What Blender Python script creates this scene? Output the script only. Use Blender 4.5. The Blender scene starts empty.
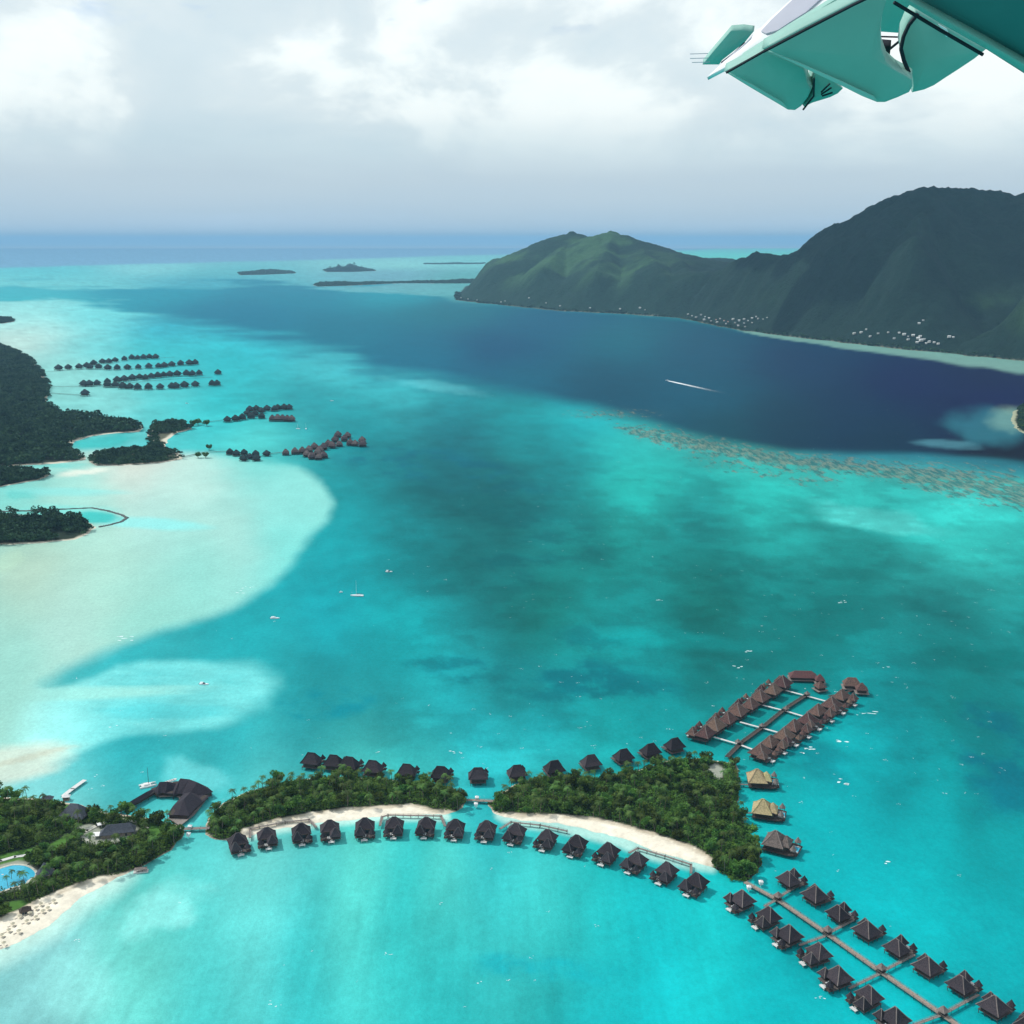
import bpy, math, random
import numpy as np
from mathutils import Vector, Matrix
R = math.radians
C = bpy.context.scene.collection
sc = bpy.context.scene
random.seed(7); rng = np.random.default_rng(11)

# ------------------------------------------------------------------ camera
CAMH, FPX, HOR = 450.0, 1142.0, 240.0           # height above the lagoon (m), focal length in pixels
PITCH = math.atan((512 - HOR) / FPX)
cam = bpy.data.cameras.new('camera'); camo = bpy.data.objects.new('camera', cam); C.objects.link(camo)
camo.location = (0, 0, CAMH); camo.rotation_euler = (math.pi / 2 - PITCH, 0, 0)
cam.sensor_width = 36; cam.lens = 36 * FPX / 1024; cam.clip_start = 0.2; cam.clip_end = 200000
sc.camera = camo

# ------------------------------------------------------------------ light
SUN_AZ, SUN_EL = R(-62), R(47)                   # azimuth from +Y (minus = towards -X)
sdir = Vector((math.sin(SUN_AZ) * math.cos(SUN_EL), math.cos(SUN_AZ) * math.cos(SUN_EL), math.sin(SUN_EL)))
sun = bpy.data.lights.new('sun', 'SUN'); suno = bpy.data.objects.new('sun', sun); C.objects.link(suno)
sun.energy = 3.2; sun.angle = R(0.6); sun.color = (1, .96, .9)
suno.rotation_euler = (-sdir).to_track_quat('-Z', 'Y').to_euler(); suno.location = (0, 0, 900)

sc.view_settings.view_transform = 'Standard'; sc.view_settings.look = 'None'
sc.view_settings.exposure = 0.0; sc.view_settings.gamma = 1.0
sc.cycles.use_denoising = True
sc.cycles.max_bounces = 5; sc.cycles.diffuse_bounces = 3; sc.cycles.glossy_bounces = 2; sc.cycles.volume_bounces = 0
sc.cycles.transparent_max_bounces = 6; sc.cycles.caustics_reflective = False; sc.cycles.caustics_refractive = False

# ------------------------------------------------------------------ node helpers
def nt_clear(nt):
    for n in list(nt.nodes): nt.nodes.remove(n)
class NT:
    def __init__(s, nt): s.nt = nt; nt_clear(nt)
    def n(s, t, **kw):
        nd = s.nt.nodes.new(t)
        for k, v in kw.items():
            if k.startswith('i_'):
                nd.inputs[k[2:].replace('_', ' ')].default_value = v
            else: setattr(nd, k, v)
        return nd
    def l(s, a, b): s.nt.links.new(a, b)
    def val(s, x, sock):
        if isinstance(x, (int, float)): sock.default_value = x
        elif isinstance(x, tuple): sock.default_value = x if len(x) != 3 or sock.type == 'VECTOR' else (*x, 1)
        else: s.l(x, sock)
    def math(s, op, a, b=0.0, c=None, clamp=False):
        m = s.n('ShaderNodeMath', operation=op, use_clamp=clamp); s.val(a, m.inputs[0]); s.val(b, m.inputs[1])
        if c is not None: s.val(c, m.inputs[2])
        return m.outputs[0]
    def mix(s, f, a, b, mode='MIX'):
        m = s.n('ShaderNodeMix', data_type='RGBA', blend_type=mode); s.val(f, m.inputs['Factor'])
        s.val(a, m.inputs[6]); s.val(b, m.inputs[7]); return m.outputs[2]
    def noise(s, vec, scale, detail=4, rough=.55, dist=0.0, out='Fac'):
        m = s.n('ShaderNodeTexNoise'); m.inputs['Scale'].default_value = scale; m.inputs['Detail'].default_value = detail
        m.inputs['Roughness'].default_value = rough; m.inputs['Distortion'].default_value = dist
        if vec is not None: s.l(vec, m.inputs['Vector'])
        return m.outputs[out]
    def step(s, x, a, b, lo=0.0, hi=1.0):
        m = s.n('ShaderNodeMapRange', interpolation_type='SMOOTHSTEP'); s.val(x, m.inputs[0])
        for i, q in zip((1, 2, 3, 4), (a, b, lo, hi)): m.inputs[i].default_value = q
        return m.outputs[0]
    def scalev(s, vec, sx, sy, sz):
        m = s.n('ShaderNodeVectorMath', operation='MULTIPLY'); s.l(vec, m.inputs[0]); m.inputs[1].default_value = (sx, sy, sz); return m.outputs[0]
    def bump(s, h, strength, dist):
        m = s.n('ShaderNodeBump'); m.inputs['Strength'].default_value = strength; m.inputs['Distance'].default_value = dist
        s.l(h, m.inputs['Height']); return m.outputs[0]

# ------------------------------------------------------------------ sky
w = bpy.data.worlds.new('World'); sc.world = w; w.use_nodes = True
t = NT(w.node_tree)
sky = t.n('ShaderNodeTexSky', sky_type='NISHITA', sun_disc=False, sun_elevation=SUN_EL, sun_rotation=SUN_AZ % (2 * math.pi), altitude=400, air_density=1.0, dust_density=1.5)
bg_sky = t.n('ShaderNodeBackground'); bg_sky.inputs[1].default_value = 0.13; t.l(sky.outputs[0], bg_sky.inputs[0])
tc = t.n('ShaderNodeTexCoord'); sep = t.n('ShaderNodeSeparateXYZ'); t.l(tc.outputs['Generated'], sep.inputs[0]); z = sep.outputs[2]
big = t.noise(t.scalev(tc.outputs['Generated'], 1, 1, 1.7), 4.6, 9, .52, .35)
puff = t.noise(t.scalev(tc.outputs['Generated'], 1, 1, 1.5), 15, 7, .5, .2)
lay = t.noise(t.scalev(tc.outputs['Generated'], 1, 1, 6), 5, 6, .55, .3)
# brightness of the cloud: thin bluish rain haze low down, bright tops above
ramp = t.n('ShaderNodeValToRGB'); t.l(t.math('ADD', z, t.math('MULTIPLY', t.math('SUBTRACT', lay, .5), .035)), ramp.inputs[0])
cr = ramp.color_ramp
stops = [(0.0, (.56, .72, .86)), (.022, (.53, .67, .77)), (.050, (.58, .70, .77)), (.075, (.69, .81, .85)), (.105, (.80, .89, .91)), (.15, (.84, .93, .95)), (.5, (.76, .82, .88))]
while len(cr.elements) < len(stops): cr.elements.new(.5)
for e, (p, c) in zip(cr.elements, stops): e.position = p; e.color = (*c, 1)
shade = t.math('ADD', t.step(big, .36, .62), t.math('MULTIPLY', t.math('SUBTRACT', puff, .5), .9), clamp=True)
fz = t.step(z, .03, .10)
dark = t.mix(t.math('MULTIPLY', fz, t.math('SUBTRACT', 1.0, shade)), (1, 1, 1), (.84, .90, .94))
br = t.mix(t.math('MULTIPLY', t.step(z, .05, .12), t.step(shade, .45, .95)), (1, 1, 1), (1.22, 1.18, 1.14))
cc = t.mix(1.0, t.mix(1.0, ramp.outputs[0], dark, 'MULTIPLY'), br, 'MULTIPLY')
bg_c = t.n('ShaderNodeBackground'); bg_c.inputs[1].default_value = 1.0; t.l(cc, bg_c.inputs[0])
gap = t.noise(t.scalev(tc.outputs['Generated'], 1, 1, 3.2), 6.0, 5, .5, .1)
gapm = t.math('MULTIPLY', t.step(gap, .54, .60), t.step(z, .150, .19))
ms = t.n('ShaderNodeMixShader'); t.l(gapm, ms.inputs[0]); t.l(bg_c.outputs[0], ms.inputs[1]); t.l(bg_sky.outputs[0], ms.inputs[2])
o = t.n('ShaderNodeOutputWorld'); t.l(ms.outputs[0], o.inputs[0])

# ------------------------------------------------------------------ geometry helpers
def at(u, v, z=0.0):
    """point at height z seen at image pixel (u, v)"""
    xc = (u - 512) / FPX; yc = -(v - 512) / FPX
    cp, sp = math.cos(PITCH), math.sin(PITCH)
    d = Vector((xc, cp + yc * sp, -sp + yc * cp))
    k = (z - CAMH) / d.z
    return Vector((d.x * k, d.y * k, z))
def at_y(u, v, Y):
    """point at ground distance Y seen at (u, v): gives the height"""
    xc = (u - 512) / FPX; yc = -(v - 512) / FPX
    cp, sp = math.cos(PITCH), math.sin(PITCH)
    d = Vector((xc, cp + yc * sp, -sp + yc * cp)); k = Y / d.y
    return Vector((d.x * k, Y, CAMH + d.z * k))
def ground_to_pixel(X, Y):  # image pixel coordinates of ground points
    cp, sp = math.cos(PITCH), math.sin(PITCH)
    dep = Y * cp + CAMH * sp; up = Y * sp - CAMH * cp
    dep = np.maximum(dep, 1.0)
    return 512 + FPX * X / dep, 512 - FPX * up / dep
def shatter(ix, iy, s=0):
    h = (ix * 374761393 + iy * 668265263 + s * 974711) & 0xffffffff
    h = ((h ^ (h >> 13)) * 1274126177) & 0xffffffff
    return ((h ^ (h >> 16)) & 0xffff) / 65535.0
def vnoise(x, y, s=0):
    ix = np.floor(x).astype(np.int64); iy = np.floor(y).astype(np.int64); fx = x - ix; fy = y - iy
    fx = fx * fx * (3 - 2 * fx); fy = fy * fy * (3 - 2 * fy)
    a = shatter(ix, iy, s); b = shatter(ix + 1, iy, s); c = shatter(ix, iy + 1, s); d = shatter(ix + 1, iy + 1, s)
    return (a * (1 - fx) + b * fx) * (1 - fy) + (c * (1 - fx) + d * fx) * fy
def fbm(x, y, o=4, s=0, g=.5):
    r = 0; a = 1; n = 0
    for i in range(o):
        r = r + a * vnoise(x, y, s + i * 17); n += a; a *= g; x = x * 2.03 + 11.3; y = y * 2.03 + 7.7
    return r / n
def sdist(px, py, poly):
    """signed distance to polygon, positive inside"""
    d = np.full(px.shape, 1e18); ins = np.zeros(px.shape, bool); n = len(poly)
    for i in range(n):
        ax, ay = poly[i]; bx, by = poly[(i + 1) % n]; ex, ey = bx - ax, by - ay
        L = ex * ex + ey * ey + 1e-9
        tt = np.clip(((px - ax) * ex + (py - ay) * ey) / L, 0, 1)
        d = np.minimum(d, (px - ax - tt * ex) ** 2 + (py - ay - tt * ey) ** 2)
        c = ((ay > py) != (by > py)) & (px < (bx - ax) * (py - ay) / (by - ay + 1e-12) + ax)
        ins ^= c
    return np.where(ins, 1, -1) * np.sqrt(d)
def ss(x, a, b):
    k = np.clip((x - a) / (b - a), 0, 1); return k * k * (3 - 2 * k)
def inside(x, y, poly):
    ins = False; n = len(poly)
    for i in range(n):
        ax, ay = poly[i]; bx, by = poly[(i + 1) % n]
        if (ay > y) != (by > y) and x < (bx - ax) * (y - ay) / (by - ay) + ax: ins = not ins
    return ins

def link_mesh(name, V, F, mats, parent=None, smooth=False, cols=None, attrs=None):
    me = bpy.data.meshes.new(name)
    if isinstance(V, np.ndarray):
        F = np.asarray(F, dtype=np.int32); k = F.shape[1]
        me.vertices.add(len(V)); me.vertices.foreach_set('co', V.astype(np.float32).ravel())
        me.loops.add(F.size); me.loops.foreach_set('vertex_index', F.ravel())
        me.polygons.add(len(F)); me.polygons.foreach_set('loop_start', np.arange(0, F.size, k, dtype=np.int32))
        me.update(calc_edges=True)
    else:
        me.from_pydata(V, [], F)
    if cols is not None:
        a = me.color_attributes.new('Col', 'FLOAT_COLOR', 'POINT')
        cc = np.ones((len(V), 4), np.float32); cc[:, :3] = cols; a.data.foreach_set('color', cc.ravel())
    for k, arr in (attrs or {}).items():
        a = me.attributes.new(k, 'FLOAT', 'POINT'); a.data.foreach_set('value', np.asarray(arr, np.float32))
    for m in (mats if isinstance(mats, list) else [mats]): me.materials.append(m)
    if smooth: me.polygons.foreach_set('use_smooth', [True] * len(me.polygons))
    me.validate(); me.update()
    ob = bpy.data.objects.new(name, me); C.objects.link(ob)
    if parent: ob.parent = parent
    return ob
def tag(o, label=None, cat=None, group=None, kind=None):
    if label: o['label'] = label
    if cat: o['category'] = cat
    if group: o['group'] = group
    if kind: o['kind'] = kind
    return o
def thing(name, loc, rz=0, label=None, cat=None, group=None, s=1.0):
    o = bpy.data.objects.new(name, None); C.objects.link(o); o.location = loc; o.rotation_euler = (0, 0, rz); o.scale = (s,) * 3 if not isinstance(s, tuple) else s
    o.empty_display_size = 1; return tag(o, label, cat, group)
def offset(P, d):
    """moves a closed outline (counter-clockwise) outwards by d along its own normals"""
    n = len(P); out = []
    for i in range(n):
        a = (P[i] - P[i - 1]); b = (P[(i + 1) % n] - P[i]); a = Vector((a.y, -a.x, 0)); b = Vector((b.y, -b.x, 0))
        m = (a.normalized() + b.normalized()); m = m.normalized() if m.length > .2 else a.normalized(); out.append(P[i] + m * d)
    return out
def ccw(P): return P if sum(P[i].x * P[(i + 1) % len(P)].y - P[(i + 1) % len(P)].x * P[i].y for i in range(len(P))) > 0 else P[::-1]
def children(o): return [c for c in C.objects if c.parent == o]
KIDS = {}
def copy_tree(o, loc, rz, s, label=None, group=None):
    if o.name not in KIDS:
        KIDS[o.name] = [(c, children(c)) for c in children(o)]
    r = o.copy(); C.objects.link(r); r.location = loc; r.rotation_euler = (0, 0, rz); r.scale = (s,) * 3 if not isinstance(s, tuple) else s
    if label: r['label'] = label
    if group: r['group'] = group
    for c, gs in KIDS[o.name]:
        k = c.copy(); C.objects.link(k); k.parent = r
        for g in gs:
            h = g.copy(); C.objects.link(h); h.parent = k
    return r
class Placer:
    """the first use moves the built thing itself, later uses copy it"""
    def __init__(s, o): s.o = o; s.used = False; KIDS[o.name] = [(c, children(c)) for c in children(o)]
    def __call__(s, loc, rz, sca, label, group=None):
        if s.used: return copy_tree(s.o, loc, rz, sca, label, group)
        s.used = True; o = s.o; o.location = loc; o.rotation_euler = (0, 0, rz); o.scale = (sca,) * 3 if not isinstance(sca, tuple) else sca
        o['label'] = label
        if group: o['group'] = group
        return o
class MB:
    def __init__(s): s.V = []; s.F = []
    def add(s, vs, fs):
        b = len(s.V); s.V += [tuple(v) for v in vs]; s.F += [tuple(b + i for i in f) for f in fs]; return s
    def box(s, x0, x1, y0, y1, z0, z1):
        return s.add([(x0, y0, z0), (x1, y0, z0), (x1, y1, z0), (x0, y1, z0), (x0, y0, z1), (x1, y0, z1), (x1, y1, z1), (x0, y1, z1)],
                     [(3, 2, 1, 0), (4, 5, 6, 7), (0, 1, 5, 4), (1, 2, 6, 5), (2, 3, 7, 6), (3, 0, 4, 7)])
    def prism(s, poly, z0, z1, off=None):
        n = len(poly); vs = [(x, y, z0) for x, y in poly] + [(x, y, z1) for x, y in poly]
        return s.add(vs, [tuple(range(n - 1, -1, -1)), tuple(range(n, 2 * n))] + [(i, (i + 1) % n, n + (i + 1) % n, n + i) for i in range(n)])
    def loft(s, rings, cap=True):
        n = len(rings[0]); b = []
        vs = [p for r in rings for p in r]; fs = []
        for k in range(len(rings) - 1):
            for i in range(n): fs.append((k * n + i, k * n + (i + 1) % n, (k + 1) * n + (i + 1) % n, (k + 1) * n + i))
        if cap: fs.append(tuple(range(n - 1, -1, -1))); fs.append(tuple((len(rings) - 1) * n + i for i in range(n)))
        return s.add(vs, fs)
    def tube(s, p, q, r0, r1=None, n=6):
        r1 = r0 if r1 is None else r1; p = Vector(p); q = Vector(q); d = (q - p).normalized()
        a = d.orthogonal().normalized(); b = d.cross(a)
        ring = lambda c, r: [tuple(c + a * (r * math.cos(2 * math.pi * i / n)) + b * (r * math.sin(2 * math.pi * i / n))) for i in range(n)]
        return s.loft([ring(p, r0), ring(q, r1)])
    def beam(s, p, q, wd, h):
        p = Vector(p); q = Vector(q); d = (q - p).normalized(); a = d.cross(Vector((0, 0, 1)))
        a = a.normalized() * wd / 2 if a.length > 1e-6 else Vector((wd / 2, 0, 0)); u = a.cross(d).normalized() * h / 2
        return s.loft([[tuple(c + a + u), tuple(c - a + u), tuple(c - a - u), tuple(c + a - u)] for c in (p, q)])
    def hip(s, cx, cy, wx, wy, z0, z1, ridge=0.0, flare=.10, th=.28, n=None, rot=0):
        """hipped thatch roof: square (or n-sided) eaves, slightly flared, ridge along x"""
        def pt(a, f, z, rr=1):
            return a
        if n:
            ang = [2 * math.pi * (i + .5) / n + rot for i in range(n)]
            base = [(math.cos(a) * wx / 2, math.sin(a) * wy / 2) for a in ang]
        else: base = [(-wx / 2, -wy / 2), (wx / 2, -wy / 2), (wx / 2, wy / 2), (-wx / 2, wy / 2)]
        def ring(f, z):
            out = []
            for x, y in base:
                rx = (math.copysign(ridge / 2, x) if ridge and not n else 0)
                out.append((cx + rx + (x - rx) * f, cy + y * f, z))
            return out
        h = z1 - z0
        rings = [ring(.94, z0 - th), ring(1, z0), ring(.62, z0 + h * (.38 - flare * .5)), ring(.3, z0 + h * .70 - flare * .2), ring(.03, z1)]
        s.loft(rings); return s
    def build(s, name, m, parent=None, smooth=False):
        return link_mesh(name, s.V, s.F, m, parent, smooth)

MATS = {}
def mat(name, col, rough=.8, var=.25, scale=1.0, bump=0.0, spec=.3, col2=None, objvar=0.0, trans=0.0, stretch=(1, 1, 1), emis=None):
    m = bpy.data.materials.new(name); m.use_nodes = True; t = NT(m.node_tree)
    g = t.n('ShaderNodeNewGeometry')
    vec = t.scalev(g.outputs['Position'], *stretch)
    f = t.noise(vec, scale, 5, .6)
    c2 = col2 or tuple(max(0, c * (1 - var)) for c in col); c1 = tuple(min(1, c * (1 + var)) for c in col) if not col2 else col
    c = t.mix(t.step(f, .3, .7), c2, c1)
    if objvar:
        oi = t.n('ShaderNodeObjectInfo'); hs = t.n('ShaderNodeHueSaturation'); t.l(c, hs.inputs['Color'])
        t.l(t.math('MULTIPLY_ADD', oi.outputs['Random'], 2 * objvar, 1 - objvar), hs.inputs['Value'])
        t.l(t.math('MULTIPLY_ADD', oi.outputs['Random'], .06, .47), hs.inputs['Hue']); c = hs.outputs[0]
    p = t.n('ShaderNodeBsdfPrincipled'); t.l(c, p.inputs['Base Color']); p.inputs['Roughness'].default_value = rough
    p.inputs['Specular IOR Level'].default_value = spec
    if bump: t.l(t.bump(t.noise(vec, scale * 4, 4, .6), bump, .3), p.inputs['Normal'])
    o = t.n('ShaderNodeOutputMaterial'); sh = p.outputs[0]
    if trans:
        tr = t.n('ShaderNodeBsdfTranslucent'); t.l(c, tr.inputs[0]); mx = t.n('ShaderNodeMixShader'); mx.inputs[0].default_value = trans
        t.l(sh, mx.inputs[1]); t.l(tr.outputs[0], mx.inputs[2]); sh = mx.outputs[0]
    t.l(sh, o.inputs[0]); MATS[name] = m; return m

# eye-judged colours of water and sand banks: (u, v, seen colour, reflectance fitted to renders)
CP_BASE = [
 (200,272,(110, 190, 205),(0.0702, 0.3809, 0.3914)),
 (400,275,(120, 180, 198),(0.1222, 0.3158, 0.3683)),
 (50,284,(120, 205, 215),(0.1222, 0.4927, 0.4849)),
 (200,282,(95, 180, 200),(0.0339, 0.3058, 0.3664)),
 (460,276,(110, 180, 190),(0.0730, 0.3202, 0.2934)),
 (30,318,(165, 232, 232),(0.2576, 0.6394, 0.5946)),
 (90,318,(130, 222, 228),(0.1243, 0.6023, 0.6002)),
 (160,330,(66, 190, 208),(0.0010, 0.3251, 0.4169)),
 (20,340,(190, 230, 226),(0.4694, 0.5496, 0.4683)),
 (90,345,(130, 220, 224),(0.1382, 0.5489, 0.5382)),
 (150,350,(70, 200, 210),(0.0010, 0.4147, 0.4356)),
 (70,380,(150, 225, 222),(0.2480, 0.5769, 0.5162)),
 (230,360,(60, 195, 206),(0.0010, 0.3416, 0.3657)),
 (250,345,(70, 190, 205),(0.0224, 0.4964, 0.5604)),
 (30,330,(180, 230, 228),(0.4378, 0.6981, 0.6247)),
 (330,365,(80, 190, 202),(0.0542, 0.4678, 0.4973)),
 (300,400,(40, 170, 180),(0.0010, 0.1941, 0.2208)),
 (400,392,(70, 182, 192),(0.0379, 0.4360, 0.4643)),
 (360,420,(36, 158, 168),(0.0010, 0.2496, 0.2726)),
 (180,405,(90, 212, 216),(0.0949, 0.5268, 0.5106)),
 (100,402,(140, 225, 224),(0.1855, 0.5321, 0.4964)),
 (220,400,(60, 198, 205),(0.0010, 0.3386, 0.3690)),
 (450,410,(40, 150, 162),(0.0010, 0.1741, 0.1999)),
 (520,420,(45, 158, 166),(0.0010, 0.2182, 0.2314)),
 (590,415,(62, 170, 176),(0.0010, 0.3782, 0.4066)),
 (640,440,(62, 186, 184),(0.0189, 0.4057, 0.3699)),
 (450,440,(26, 128, 140),(0.0010, 0.1030, 0.1300)),
 (380,445,(26, 140, 150),(0.0010, 0.1371, 0.1525)),
 (640,480,(52, 186, 180),(0.0118, 0.4371, 0.3706)),
 (760,480,(58, 196, 188),(0.0172, 0.4592, 0.3928)),
 (850,490,(60, 192, 186),(0.0240, 0.4106, 0.3609)),
 (960,530,(62, 194, 188),(0.0350, 0.5754, 0.5041)),
 (560,470,(30, 140, 146),(0.0010, 0.1441, 0.1563)),
 (500,500,(18, 112, 118),(0.0010, 0.0520, 0.0495)),
 (430,480,(16, 118, 128),(0.0010, 0.0566, 0.0597)),
 (700,520,(22, 142, 142),(0.0010, 0.1360, 0.1350)),
 (600,550,(10, 126, 126),(0.0010, 0.1398, 0.1214)),
 (400,550,(12, 142, 148),(0.0010, 0.1699, 0.1800)),
 (550,620,(10, 132, 130),(0.0010, 0.1168, 0.0896)),
 (700,600,(10, 126, 122),(0.0010, 0.0943, 0.0685)),
 (850,560,(18, 142, 140),(0.0010, 0.1188, 0.1069)),
 (950,600,(14, 130, 130),(0.0010, 0.0513, 0.0534)),
 (800,640,(4, 130, 130),(0.0010, 0.1429, 0.1330)),
 (950,700,(2, 134, 136),(0.0010, 0.1609, 0.1472)),
 (460,560,(8, 118, 122),(0.0010, 0.0621, 0.0583)),
 (350,500,(22, 158, 166),(0.0010, 0.2455, 0.2608)),
 (340,560,(10, 170, 178),(0.0010, 0.2766, 0.2969)),
 (330,620,(6, 175, 185),(0.0010, 0.3953, 0.4543)),
 (250,640,(6, 182, 190),(0.0010, 0.3043, 0.3299)),
 (400,640,(6, 166, 172),(0.0010, 0.4536, 0.4710)),
 (390,690,(4, 150, 156),(0.0010, 0.0260, 0.0326)),
 (520,670,(5, 140, 144),(0.0010, 0.0390, 0.0349)),
 (600,700,(5, 160, 162),(0.0010, 0.2536, 0.2470)),
 (450,725,(2, 168, 174),(0.0010, 0.2913, 0.3198)),
 (320,700,(2, 152, 160),(0.0010, 0.0865, 0.0810)),
 (300,730,(4, 168, 174),(0.0010, 0.2453, 0.2778)),
 (220,745,(20, 175, 182),(0.0010, 0.0770, 0.0961)),
 (550,735,(10, 180, 186),(0.0010, 0.3116, 0.3531)),
 (700,640,(6, 140, 140),(0.0010, 0.0979, 0.0949)),
 (650,700,(5, 155, 158),(0.0010, 0.2337, 0.2421)),
 (900,760,(2, 152, 158),(0.0010, 0.1043, 0.1155)),
 (980,780,(0, 118, 128),(0.0010, 0.0014, 0.0010)),
 (850,800,(10, 178, 184),(0.0010, 0.3985, 0.4216)),
 (1000,850,(6, 168, 172),(0.0010, 0.3146, 0.3189)),
 (940,840,(10, 180, 184),(0.0010, 0.4935, 0.5152)),
 (875,885,(20, 192, 198),(0.0010, 0.4508, 0.4809)),
 (600,890,(43, 202, 202),(0.0157, 0.5206, 0.4805)),
 (400,880,(53, 208, 206),(0.0010, 0.4558, 0.4535)),
 (250,880,(83, 216, 214),(0.0038, 0.5418, 0.5682)),
 (180,880,(113, 224, 220),(0.1080, 0.5707, 0.5162)),
 (100,950,(125, 224, 218),(0.1593, 0.6845, 0.5898)),
 (60,990,(113, 218, 214),(0.0010, 0.0491, 0.0443)),
 (300,960,(59, 206, 206),(0.0010, 0.4024, 0.4154)),
 (450,960,(47, 202, 202),(0.0010, 0.3365, 0.3444)),
 (600,990,(33, 196, 200),(0.0010, 0.2946, 0.3286)),
 (750,970,(23, 192, 196),(0.0010, 0.3687, 0.3911)),
 (560,965,(27, 190, 196),(0.0010, 0.1720, 0.1694)),
 (1000,950,(14, 184, 190),(0.0010, 0.3309, 0.3571)),
 (150,740,(22, 178, 186),(0.0010, 0.3060, 0.3455)),
 (120,780,(30, 188, 194),(0.0010, 0.2847, 0.3153)),
 (230,770,(40, 195, 200),(0.0010, 0.6216, 0.6732)),
 (480,790,(30, 190, 196),(0.0010, 0.3790, 0.4400)),
 (720,900,(33, 198, 200),(0.0087, 0.5523, 0.5371)),
 (640,960,(31, 194, 198),(0.0010, 0.4237, 0.4487)),
 (780,1005,(20, 190, 196),(0.0010, 0.3187, 0.3422)),
 (150,930,(123, 226, 220),(0.1111, 0.4678, 0.3884)),
 (60,940,(153, 232, 224),(0.4286, 0.9200, 0.9200)),
 (200,1000,(83, 212, 210),(0.0290, 0.4587, 0.4492)),
 (20,492,(120, 222, 216),(0.0159, 0.8086, 0.5973)),
 (60,500,(130, 222, 216),(0.0010, 0.0625, 0.1480)),
 (215,410,(60, 200, 206),(0.0010, 0.4483, 0.4587)),
 (250,440,(90, 215, 215),(0.0844, 0.5554, 0.5057)),
 (350,858,(95, 220, 212),(0.1481, 0.7698, 0.6453)),
 (550,868,(65, 209, 207),(0.0791, 0.7283, 0.6730)),
 (250,862,(110, 219, 214),(0.3374, 0.7132, 0.5633)),
 (445,858,(82, 216, 210),(0.1193, 0.6230, 0.5091)),
 (160,269,(135, 205, 218),(0.2173, 0.5941, 0.5668)),
 (400,264,(140, 205, 215),(0.2235, 0.5844, 0.5270)),
 (50,271,(115, 200, 215),(0.0758, 0.4981, 0.5014)),
 (480,261,(130, 198, 210),(0.1566, 0.5240, 0.4696)),
 (750,251,(110, 190, 202),(0.0543, 0.6128, 0.4249)),
]
CP_DEEP = [
 (20,292,(89, 189, 204),(0.0292, 0.3754, 0.4070)),
 (150,288,(79, 174, 195),(0.0010, 0.2443, 0.3119)),
 (300,295,(66, 149, 175),(0.0010, 0.1769, 0.2470)),
 (250,315,(54, 139, 167),(0.0010, 0.1491, 0.2279)),
 (400,295,(70, 162, 183),(0.0010, 0.2568, 0.3082)),
 (450,310,(54, 133, 154),(0.0010, 0.1223, 0.1603)),
 (340,335,(49, 134, 159),(0.0010, 0.1394, 0.2010)),
 (550,325,(50, 115, 144),(0.0010, 0.0821, 0.1489)),
 (500,350,(42, 107, 139),(0.0010, 0.0532, 0.1222)),
 (420,355,(46, 124, 151),(0.0010, 0.1141, 0.1804)),
 (620,340,(50, 118, 140),(0.0010, 0.1035, 0.1416)),
 (700,350,(38, 102, 128),(0.0010, 0.0555, 0.1001)),
 (800,360,(28, 83, 108),(0.0010, 0.0202, 0.0629)),
 (900,385,(24, 68, 98),(0.0010, 0.0010, 0.0462)),
 (1000,400,(24, 65, 96),(0.0010, 0.0010, 0.0504)),
 (600,385,(38, 100, 124),(0.0010, 0.0511, 0.0878)),
 (520,378,(44, 113, 139),(0.0010, 0.0933, 0.1477)),
 (700,400,(38, 100, 124),(0.0010, 0.0664, 0.1122)),
 (780,430,(28, 81, 98),(0.0010, 0.0241, 0.0477)),
 (880,440,(24, 73, 92),(0.0010, 0.0193, 0.0395)),
 (860,410,(26, 75, 98),(0.0010, 0.0194, 0.0528)),
 (1010,445,(26, 73, 92),(0.0010, 0.0010, 0.0045)),
 (720,430,(32, 93, 106),(0.0010, 0.0445, 0.0611)),
 (1000,375,(26, 68, 93),(0.0010, 0.0015, 0.0273)),
]
CP_SHOAL = [
 (200,475,(190, 236, 228),(0.4847, 0.6610, 0.5764)),
 (100,478,(188, 234, 224),(0.1884, 0.6357, 0.5488)),
 (150,500,(190, 234, 226),(0.3314, 0.6428, 0.5822)),
 (290,500,(150, 232, 226),(0.2521, 0.6364, 0.5704)),
 (240,530,(170, 232, 224),(0.3883, 0.5711, 0.4958)),
 (100,560,(182, 232, 218),(0.3788, 0.6244, 0.5102)),
 (30,570,(186, 224, 206),(0.4037, 0.4764, 0.3438)),
 (200,570,(158, 230, 220),(0.2213, 0.5945, 0.5154)),
 (60,620,(180, 230, 218),(0.3657, 0.5969, 0.5197)),
 (150,610,(160, 228, 216),(0.2219, 0.5229, 0.4421)),
 (20,650,(168, 228, 216),(0.2454, 0.5600, 0.4817)),
 (10,500,(140, 224, 216),(0.1434, 0.5271, 0.4712)),
 (280,545,(140, 230, 224),(0.1115, 0.5824, 0.5317)),
 (250,466,(140, 228, 222),(0.0828, 0.5246, 0.4788)),
 (130,470,(215, 232, 222),(0.7982, 0.5440, 0.4568)),
]
WATER_GLOSS = .05      # a wind-roughened lagoon mirrors little of the sky
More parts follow.
